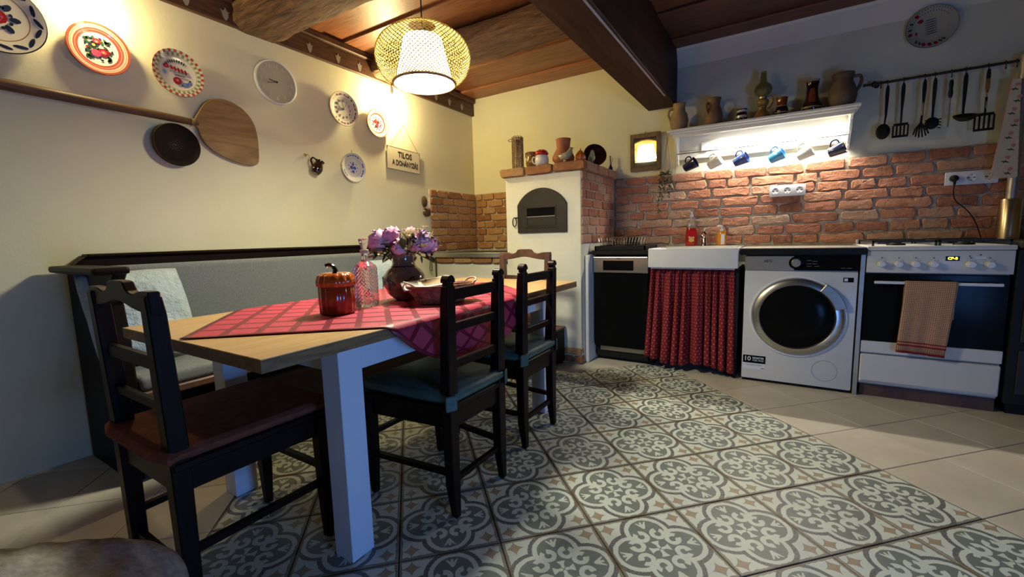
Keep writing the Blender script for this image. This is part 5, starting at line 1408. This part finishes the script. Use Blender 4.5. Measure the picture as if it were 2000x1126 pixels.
def handle(t, L=.15, w=.020, mat=None, m=I4):
    bm = BM(); pl_ = [(-.004, .008), (.004, .008), (w*.45, -.01), (w*.5, -.05), (w*.35, -L*.8), (w*.25, -L), (-w*.25, -L), (-w*.35, -L*.8), (-w*.5, -.05), (-w*.45, -.01)]
    prism(bm, pl_, -.005, .005, m, .0015); obj('handle', bm, mat or black_matt, t)
def u_spoon(t):
    handle(t, .19); bm = BM(); tube(bm, [(0, -.18, 0), (-.004, -.235, 0)], [.006, .005], 8)
    sphere(bm, (-.010, -.282, .002), .05, u=18, v=10, s=(.75, 1.0, .22)); obj('spoon_bowl', bm, black_matt, t, 60)
def u_turner(t, w=.036, L=.085, y0=-.245, rot=0):
    bm = BM(); tube(bm, [(0, -.15, 0), (0, y0, 0)], [.006, .005], 8); obj('neck', bm, black_matt, t, True)
    bm = BM(); m_ = RZ(rot)
    bx(bm, -w, w, y0-.012, y0+.004, -.003, .003, .001, m_); bx(bm, -w*1.12, w*1.12, y0-L, y0-L+.014, -.003, .003, .001, m_)
    for k in range(5):
        x = -w+2*w*k/4; bx(bm, x*1.02-.004, x*1.02+.004, y0-L+.01, y0-.008, -.003, .003, 0, m_)
    obj('slotted_blade', bm, black_matt, t)
def u1(t): handle(t, .16); u_turner(t)
def u_slot_spoon(t):
    handle(t, .14); bm = BM(); tube(bm, [(0, -.13, 0), (-.002, -.21, 0)], .006, 8); obj('brass_ferrule', bm, brass, t, True)
    bm = BM(); tube(bm, [(-.002, -.21, 0), (-.004, -.25, 0)], .006, 8)
    for k in range(6):
        a = math.radians(-150+k*24); c = (-.004, -.262)
        tube(bm, [(c[0], c[1]+.01, 0), (c[0]+.03*math.cos(a), c[1]-.02+.02*math.sin(a), .004), (c[0]+.042*math.cos(a), c[1]-.045+.04*math.sin(a), .018)], .0045, 6)
    obj('tined_head', bm, black_matt, t, 60)
def u_spag(t):
    handle(t, .18); bm = BM(); tube(bm, [(0, -.17, 0), (0, -.23, 0)], .006, 8); sphere(bm, (0, -.265, 0), .034, u=16, v=8, s=(1, 1.1, .25))
    for s in (-1, 1):
        for k in range(4): tube(bm, [(s*.028, -.245-k*.017, 0), (s*.036, -.247-k*.018, .018), (s*.034, -.250-k*.018, .028)], .0035, 6)
    obj('pasta_head', bm, black_matt, t, 60)
def u_steel(t):
    bm = BM(); tube(bm, [(.010*math.cos(a), .010*math.sin(a)-.005, 0) for a in [2*PI*k/12 for k in range(12)]], .0018, 5, closed=True); obj('ring', bm, steel, t)
    bm = BM(); lathe(bm, [(0, 0), (.008, 0), (.011, .02), (.009, .05), (.012, .08), (.008, .105), (0, .105)], 14, TR(0, -.02, 0) @ RX(90)); obj('handle', bm, black_matt, t, True)
    bm = BM(); tube(bm, [(0, -.12, 0), (0, -.30, 0)], [.0045, .0035], 8); obj('steel_rod', bm, steel, t, True)
def u_ladle(t):
    handle(t, .20); bm = BM(); tube(bm, [(0, -.19, 0), (0, -.245, .004)], .006, 8)
    lathe(bm, [(0, -.022), (.030, -.016), (.050, .0), (.056, .012), (.053, .012), (.045, .002), (0, -.014)], 28, TR(0, -.262, .045) @ RX(-68)); obj('ladle_bowl', bm, black_matt, t, 60)
def u_wood_turner(t):
    bm = BM(); prism(bm, [(-.006, .01), (.006, .01), (.009, -.02), (.009, -.045), (-.009, -.045), (-.009, -.02)], -.005, .005, I4, .0015); obj('handle_cap', bm, black_matt, t)
    bm = BM(); prism(bm, [(-.009, -.045), (.009, -.045), (.010, -.10), (.005, -.125), (-.005, -.125), (-.010, -.10)], -.005, .005, I4, .0015); obj('wooden_handle', bm, glaze_amber, t)
    bm = BM(); tube(bm, [(0, -.12, 0), (0, -.20, .004), (.002, -.24, 0)], .003, 8); obj('steel_shaft', bm, steel, t, True)
    u_turner(t, .040, .10, -.245, 0)
utensil('serving_spoon', 'black plastic serving spoon, leftmost hanging utensil', .070, u_spoon)
utensil('slotted_turner', 'black slotted turner hanging beside the serving spoon', .148, u1)
utensil('slotted_spoon', 'black tined spoon with a brass collar on the rail', .249, u_slot_spoon)
utensil('pasta_server', 'black pasta server hanging fourth from the left', .297, u_spag)
utensil('sharpening_steel', 'thin sharpening steel with black grip on the rail', .371, u_steel)
utensil('soup_ladle', 'black soup ladle hanging between steel and spatula', .434, u_ladle)
utensil('spatula', 'black slotted spatula with wooden handle, rightmost utensil', .530, u_wood_turner)
# flowered cloth strip and pale strip behind it
t = thing('oven_cloth', 'cream cloth strip with roses and pink scalloped edge hanging by the flue', 'cloth', (3.962, -.108, 1.87), BACK)
bm = BM(); L = []; Rr = []
for k in range(31):
    v = k/30; y = -.03-.555*v; w = .016+.038*v; sc = .0028*math.sin(k*PI)**2+.0022*(k % 2); cx = .012-.012*v
    L.append((cx-w-sc, y)); Rr.append((cx+w+sc, y))
prism(bm, L+Rr[::-1], .0, .008, I4); cb = obj('cloth_strip', bm, M('cream_cotton', (.62, .55, .44), (.55, .48, .38), 30, rough=.95), t)
bm = BM()
for (k, S_) in ((0, L), (1, Rr)): tube(bm, [(x, y, .004) for x, y in S_], .0035, 5)
obj('pink_edging', bm, M('pink_edging', (.50, .20, .20), (.42, .15, .15), 30, rough=.95), t)
bm = BM(); b2 = BM()
for k in range(8):
    y = -.07-.068*k; x = .012-.012*(k/8)+(.012 if k % 2 else -.004)
    disc(bm, (x+.008, y+.010, .0088), .012, .010, n=8, rot=k)
    for q in range(4): disc(b2, (x-.010+.006*q, y-.012-.004*(q % 2), .0086), .008, .003, n=6, rot=q*.9)
obj('rose_motif', bm, M('printed_rose', (.50, .17, .15), (.58, .28, .22), 30, rough=.95), cb)['kind'] = 'stuff'; obj('leaf_motif', b2, p_green, cb)['kind'] = 'stuff'
bm = BM(); tube(bm, [(.006, .03, -.006), (-.004, 0, .002), (.012, -.035, .004)], .002, 5); obj('hanging_tape', bm, twine, t)

# ================================================================== ON THE OVEN
zo = 1.5725
t = thing('wicker_bottle_basket', 'tall woven wicker bottle basket with side loop on the oven', 'basket', (.962, -.685, zo))
bm = BM(); N = 20
for k in range(20):
    z = .006+.0128*k
    tube(bm, [((.042+(.002 if (q+k) % 2 else -.001))*math.cos(2*PI*q/N), (.042+(.002 if (q+k) % 2 else -.001))*math.sin(2*PI*q/N), z) for q in range(N)], .0046, 5, closed=True)
for k in range(14):
    a = 2*PI*k/14; tube(bm, [(.046*math.cos(a), .046*math.sin(a), .0), (.046*math.cos(a+.12), .046*math.sin(a+.12), .13), (.046*math.cos(a), .046*math.sin(a), .262)], .0034, 5)
w_ = obj('woven_wall', bm, wicker, t); w_['kind'] = 'stuff'
bm = BM(); lathe(bm, [(.037, 0), (.037, .004), (0, .004)], 16); obj('base', bm, wicker, t)
for k in range(10):
    a = 2*PI*k/10; bm = BM(); tube(bm, [(.035*math.cos(a), .035*math.sin(a), .25), (.035*math.cos(a+.15), .035*math.sin(a+.15), .268), (.035*math.cos(a+.45), .035*math.sin(a+.45), .268), (.035*math.cos(a+.6), .035*math.sin(a+.6), .25)], .0016, 5); obj('rim_loop', bm, wicker, t)
bm = BM(); tube(bm, [(-.030, -.01, .245), (-.06, -.02, .250), (-.075, -.022, .240), (-.06, -.018, .232), (-.032, -.008, .235)], .003, 6); obj('side_loop', bm, wicker, t)
jug('small brown jug with dark glazed rim behind the toadstool jar', 1.082, vprof([(.034, 0), (.045, .03), (.046, .06), (.036, .09), (.038, .115), (.044, .128)]), glaze_amber, [(-.040, 0, .12), (-.055, 0, .13), (-.050, 0, .09)], name='small_jug', y=-.665, z=zo, r=.005)
t = thing('toadstool_jar', 'white ribbed jar with red spotted toadstool lid on the oven', 'jar', (1.195, -.700, zo))
bm = BM(); lathe(bm, [(0, 0), (.040, 0), (.052, .02), (.054, .05), (.048, .082), (.040, .088), (0, .088)], 48, ribs=24, ribamp=.04); obj('jar_body', bm, ceramic_w, t, 60)
bm = BM(); lathe(bm, [(.030, .086), (.052, .090), (.055, .098), (.046, .118), (.024, .130), (0, .133)], 32); ld = obj('lid', bm, red_gloss, t, 60)
bm = BM()
for (a, r, z) in ((0, 0, .1332), (250, .030, .1268), (200, .040, .1215), (300, .045, .118), (340, .036, .124), (120, .03, .127)):
    sphere(bm, (r*math.cos(math.radians(a)), r*math.sin(math.radians(a)), z), .0055, s=(1, 1, .5), u=8, v=5)
obj('lid_spot', bm, ceramic_w, ld, True)
bm = BM(); tube(bm, [(-.048, 0, .075), (-.072, -.01, .078), (-.080, -.012, .055), (-.068, -.008, .03), (-.050, 0, .025)], .006, 8); obj('handle', bm, ceramic_w, t, True)
t, b = jug('terracotta vase with wide flared neck on the oven', 1.365, vprof([(.050, 0), (.085, .035), (.088, .055), (.070, .095), (.052, .125), (.054, .165), (.060, .198)]), terracotta, None, name='terracotta_vase', cat='vase', y=-.655, z=zo)
def bird(loc, rz, label, s=1.0, mat=None):
    t = thing('bird_figurine', label, 'figurine', loc, (0, 0, rz), 'ceramic birds on the oven')
    bm = BM(); pts = [(-.075, 0, .050), (-.05, 0, .050), (-.02, 0, .042), (.012, 0, .045), (.034, 0, .062), (.045, 0, .085), (.050, 0, .096), (.058, 0, .098)]
    tube(bm, [tuple(c*s for c in q) for q in pts], [.003*s, .010*s, .026*s, .030*s, .024*s, .016*s, .013*s, .003*s], 14); obj('bird_body', bm, mat or bird_green, t, True)
    bm = BM(); tube(bm, [(.056*s, 0, .098*s), (.070*s, 0, .094*s)], [.005*s, .001*s], 6); obj('beak', bm, clay_tan, t)
    bm = BM(); lathe(bm, [(.018*s, 0), (.014*s, .006*s), (.012*s, .02*s), (0, .02*s)], 12, TR(.0, 0, 0)); obj('foot_base', bm, clay_tan, t)
    return t
bird((1.43, -.768, zo), 5, 'grey green ceramic bird figurine before the terracotta vase')
bird((1.565, -.565, zo), -60, 'pale ceramic bird figurine in front of the leaning dark plate', .9)
t = thing('pumpkin_figurine', 'small pointed orange ceramic pumpkin on the oven corner', 'figurine', (1.535, -.720, zo))
bm = BM(); lathe(bm, [(0, 0), (.026, .002), (.035, .02), (.032, .045), (.018, .068), (.008, .080), (0, .085)], 36, ribs=9, ribamp=.18); obj('pumpkin_body', bm, orange_gl, t, True)
bm = BM(); tube(bm, [(0, 0, .078), (.003, 0, .095)], [.005, .002], 6); obj('stem', bm, glaze_dark, t)
t = thing('leaning_plate', 'dark glazed plate leaning on the oven ledge against the wall', 'plate', (1.50, -.33, zo+.098), (0, 0, 0))
bm = BM(); mm = RZ(35) @ RX(74)
lathe(bm, [(.045, .0), (.05, .003), (.092, .022), (.097, .024), (.094, .028), (.05, .010), (0, .008)], 40, mm); lb = obj('plate_body', bm, glaze_dark, t, 50)
bm = BM(); lathe(bm, [(.094, .0285), (.0975, .0245)], 40, mm, close=False); obj('plate_rim', bm, glaze_amber, lb, True)
t = thing('ink_bottle', 'tiny dark blue bottle with sticks on the rear corner of the oven ledge', 'bottle', (1.545, -.05, zo))
bm = BM(); lathe(bm, [(0, 0), (.018, 0), (.020, .03), (.010, .045), (.010, .055), (0, .055)], 16); obj('bottle_body', bm, mug_navy, t, 50)
bm = BM(); tube(bm, [(0, 0, .04), (-.004, 0, .135)], .005, 6); tube(bm, [(.003, 0, .04), (.02, -.005, .115)], .002, 6); obj('stick', bm, black_matt, t)

# ================================================================== ON THE TABLE
zt = TZ+.0062
t = thing('pumpkin_jar', 'orange ceramic pumpkin jar with black curled stem on the table', 'jar', (1.405, -2.822, zt))
bm = BM(); lathe(bm, [(0, 0), (.056, 0), (.060, .006), (.062, .06), (.062, .102), (.058, .106), (0, .106)], 60, ribs=14, ribamp=.09); obj('jar_body', bm, orange_red, t, 60)
bm = BM(); lathe(bm, [(.058, .104), (.064, .107), (.066, .125), (.060, .146), (.045, .156), (.02, .154), (0, .150)], 60, ribs=14, ribamp=.12); ld = obj('lid', bm, orange_gl, t, 60)
bm = BM(); tube(bm, [(0, 0, .148), (0, 0, .166), (-.008, 0, .180), (-.022, 0, .186), (-.034, 0, .182)], [.015, .009, .007, .0075, .009], 8, RZ(32)); obj('stem', bm, glaze_dark, ld, True)
# decanter: square shouldered cut glass bottle
t = thing('glass_decanter', 'cut glass decanter with faceted stopper beside the pumpkin jar', 'decanter', (1.374, -2.655, zt), (0, 0, 20))
def sq_lathe(bm, prof, n=28, p=5.0, bumps=0.0):
    rings = []
    for (r, z) in prof:
        ring = []
        for i in range(n):
            a = 2*PI*i/n; c, s = math.cos(a), math.sin(a); q = (abs(c)**p+abs(s)**p)**(-1/p) if r > .025 else 1
            rr = r*q+(bumps if (i+int(z*130)) % 2 and .01 < z < .16 else 0)
            ring.append(bm.verts.new((rr*c, rr*s, z)))
        rings.append(ring)
    for A, B in zip(rings[:-1], rings[1:]):
        for i in range(n): bm.faces.new([A[i], A[(i+1) % n], B[(i+1) % n], B[i]])
    bm.faces.new(rings[0]); bm.faces.new(rings[-1])
bm = BM(); pr = [(.036, 0), (.038, .004)] + [(.038, .01+.0077*k) for k in range(20)] + [(.034, .172), (.022, .187), (.015, .195), (.013, .21), (.014, .228)]
sq_lathe(bm, pr, 40, 6, .0018); obj('bottle_body', bm, glass, t)
bm = BM(); lathe(bm, [(.0135, .222), (.018, .224), (.018, .236), (.013, .238), (0, .238)], 20); obj('stopper_collar', bm, glaze_cream, t, 40)
bm = BM(); lathe(bm, [(.010, .238), (.012, .243), (.022, .275), (.022, .281), (.018, .283), (0, .276)], 8); obj('glass_stopper', bm, glass, t)
# vase
t = thing('flower_vase', 'round brown glazed vase with narrow neck on the table', 'vase', (1.376, -2.440, zt))
bm = BM(); lathe(bm, vprof([(.040, 0), (.050, .006), (.080, .035), (.097, .078), (.094, .108), (.075, .137), (.056, .152), (.050, .168), (.048, .188), (.052, .212), (.059, .228)]), 48); vb = obj('vase_body', bm, glaze_vase, t, 60)
bm = BM(); lathe(bm, [(.0570, .1505), (.0595, .153), (.0550, .157)], 40, close=False); obj('neck_ring', bm, glaze_dark, vb, True)
bm = BM()
for a0 in (-100, -25, 150, 220):
    for k in range(5):
        a = math.radians(a0+(k-2)*11); zz = .085+.014*((k*7) % 3-1); r = .0975
        M_ = TR(r*math.cos(a), r*math.sin(a), zz) @ Matrix.Rotation(a, 4, 'Z') @ RY(90) @ RZ(k*60)
        sphere(bm, (0, 0, -.001), .020, M_, 10, 6, (1, .45, .07))
obj('painted_leaf', bm, glaze_dark, vb, True)['kind'] = 'stuff'
# bouquet
fl = thing('flower_bouquet', 'bouquet of pink and violet peonies in the brown vase', 'flowers', (1.376, -2.440, zt+.20))
rn = random.Random(11)
def petal(bm, c, out, L, w, cup):
    out = Vector(out).normalized(); up = Vector((0, 0, 1)); s = out.cross(up)
    s = s.normalized() if s.length > .05 else Vector((1, 0, 0)); n_ = s.cross(out).normalized(); g = []
    for i in range(4):
        u = i/3; row = []
        for j in range(4):
            v = -1+2*j/3; ww = w*math.sin(PI*(.18+.72*u))
            row.append(bm.verts.new(Vector(c)+out*L*u*(1-.12*v*v)+s*ww*v+n_*(cup*L*(u*u) + .35*w*v*v*u)))
        g.append(row)
    for i in range(3):
        for j in range(3): bm.faces.new([g[i][j], g[i+1][j], g[i+1][j+1], g[i][j+1]])
def ball_petal(bm, az, R, t0, t1, w, off):
    """petal lying on a sphere that opens upward, from polar angle t0 to t1 (degrees from below)"""
    g = []; n = 5
    for i in range(n):
        u = i/(n-1); th = math.radians(t0+(t1-t0)*u); row = []
        ww = w*math.sin(PI*(.16+.70*u))**.8
        for j in range(5):
            v = -1+j/2; a = az+v*ww; r = R*(1+off-.05*v*v + .05*math.sin(7*u+3*v+az))
            row.append(bm.verts.new((r*math.sin(th)*math.cos(a), r*math.sin(th)*math.sin(a), -r*math.cos(th))))
        g.append(row)
    for i in range(n-1):
        for j in range(4): bm.faces.new([g[i][j], g[i+1][j], g[i+1][j+1], g[i][j+1]])
def peony(c, ax, R, mats):
    Q = Vector(ax).normalized().to_track_quat('Z', 'Y').to_matrix().to_4x4(); h = None
    for layer, mt in enumerate(mats):
        bm = BM(); n = (8, 7, 6)[layer]
        for k in range(n):
            ball_petal(bm, 2*PI*(k+.5*layer)/n+rn.uniform(-.15, .15), R*(1.0, .88, .70)[layer]*rn.uniform(.93, 1.07), 20, (118, 142, 165)[layer]+rn.uniform(-10, 8), (.56, .58, .66)[layer], .0)
        for v in bm.verts: v.co = (TR(*c) @ Q) @ v.co
        o = obj('peony_head' if layer == 0 else 'inner_petals', bm, mt, fl if layer == 0 else h, True)
        if layer == 0: h = o
ex, ey = Vector((.85, .527, 0)), Vector((.527, -.85, 0))      # picture right / towards the camera
def B(r, f, z): v = ex*r+ey*f; return (v.x, v.y, z)
peony(B(-.105, .03, .075), (-.6, -.4, .7), .052, (petal_p, petal_w, petal_p))
peony(B(-.050, .02, .095), (-.15, -.5, .9), .050, (petal_p, petal_p, petal_v))
peony(B(.115, .02, .060), (.8, .1, .6), .056, (petal_v, petal_v, petal_p))
peony(B(.045, -.03, .100), (.3, .3, .9), .040, (petal_w, petal_p, petal_w))
peony(B(-.01, .05, .045), (-.1, -.9, .5), .038, (petal_v, petal_p, petal_p))
peony(B(.07, .055, .055), (.3, -.9, .5), .036, (petal_p, petal_p, petal_w))
for k in range(34):
    c = B(rn.uniform(-.11, .13), rn.uniform(.0, .09), rn.uniform(.03, .125)); bm = BM()
    for q in range(6):
        a = 2*PI*q/6; petal(bm, c, (math.cos(a), math.sin(a), .9), .019, .006, -.3)
    obj('lily_blossom', bm, petal_w if k % 3 else petal_v, fl, True)
sb_, lf1, lf2 = BM(), BM(), BM()
for k in range(16):
    a = rn.uniform(0, 2*PI); r = rn.uniform(.05, .10); tube(sb_, [(rn.uniform(-.02, .02), rn.uniform(-.02, .02), -.10), (r*.3*math.cos(a), r*.3*math.sin(a), .0), (r*math.cos(a), r*math.sin(a), .07)], .0022, 5)
for k in range(230):
    r = rn.uniform(-.13, .13); c = B(r, rn.uniform(-.03, .06), rn.uniform(-.005, .085))
    leaf(lf1 if k % 3 else lf2, c, (ex*(r*6+rn.uniform(-1, 1))+ey*rn.uniform(-.5, 1)+Vector((0, 0, rn.uniform(-.6, .9)))), rn.uniform(.035, .065), rn.uniform(.005, .011))
obj('stem', sb_, leaf_g, fl); o = obj('leaves', lf1, leaf_g, fl); o['kind'] = 'stuff'; o = obj('pale_leaves', lf2, leaf_y, fl); o['kind'] = 'stuff'
for (r, f, z, d) in ((-.06, .05, .02, (-.8, -.3, .2)), (.02, .07, .03, (.1, -.6, .7)), (-.10, .03, .01, (-.9, .1, -.2)), (.09, .05, .0, (.9, -.2, -.4))):
    bm = BM(); leaf(bm, B(r, f, z), ex*d[0]+ey*(-d[1])+Vector((0, 0, d[2])), .075, .016); obj('broad_leaf', bm, leaf_g, fl)
# bread basket
t = thing('wicker_basket', 'oval dark wicker basket with handles holding leaflets', 'basket', (1.600, -2.445, zt), (0, 0, 62))
def oval(r, z, k=0, n=44, amp=.0025): return [((r*1.48+(amp if (q+k) % 2 else -amp))*math.cos(2*PI*q/n), (r+(amp if (q+k) % 2 else -amp))*math.sin(2*PI*q/n), z) for q in range(n)]
bm = BM()
for k in range(10): tube(bm, oval(.066+.0036*k, .006+.0072*k, k), .0048, 5, closed=True)
w_ = obj('woven_wall', bm, wicker_red, t); w_['kind'] = 'stuff'
bm = BM(); tube(bm, oval(.101, .076, 0, 44, .0), .006, 6, closed=True); obj('rim', bm, wicker_red, t, True)
bm = BM(); disc(bm, (0, 0, .006), .100, .062, n=32); obj('base', bm, wicker_red, t)
for s in (-1, 1):
    bm = BM(); tube(bm, [(s*.128, -.045, .076), (s*.150, -.040, .092), (s*.160, 0, .098), (s*.150, .040, .092), (s*.128, .045, .076)], .0045, 8); obj('handle', bm, glaze_cream, t, True)
t = thing('leaflet', 'printed brochure with a brown picture lying in the wicker basket', 'leaflet', (1.560, -2.49, zt+.086), (12, -6, 52))
bm = BM(); bx(bm, -.105, .085, -.06, .05, 0, .004); pg = obj('page_stack', bm, shelf_white, t)
bm = BM(); bx(bm, -.02, .08, -.045, .04, .0042, .0048); obj('printed_picture', bm, clay_tan, pg)
bm = BM()
for k in range(5): bx(bm, -.09, -.035, .03-.014*k, .033-.014*k, .0042, .0046)
obj('printed_lines', bm, ink_grey, pg)
t = thing('leaflet', 'folded pink and cream brochure under the one in the wicker basket', 'leaflet', (1.62, -2.41, zt+.078), (-4, 2, 75))
bm = BM(); bx(bm, -.06, .075, -.045, .045, 0, .003); pg = obj('page_stack', bm, glaze_cream, t)
bm = BM(); bx(bm, -.045, .06, -.035, .035, .0032, .0037); obj('printed_picture', bm, terracotta, pg)
print('objects', len(bpy.data.objects))
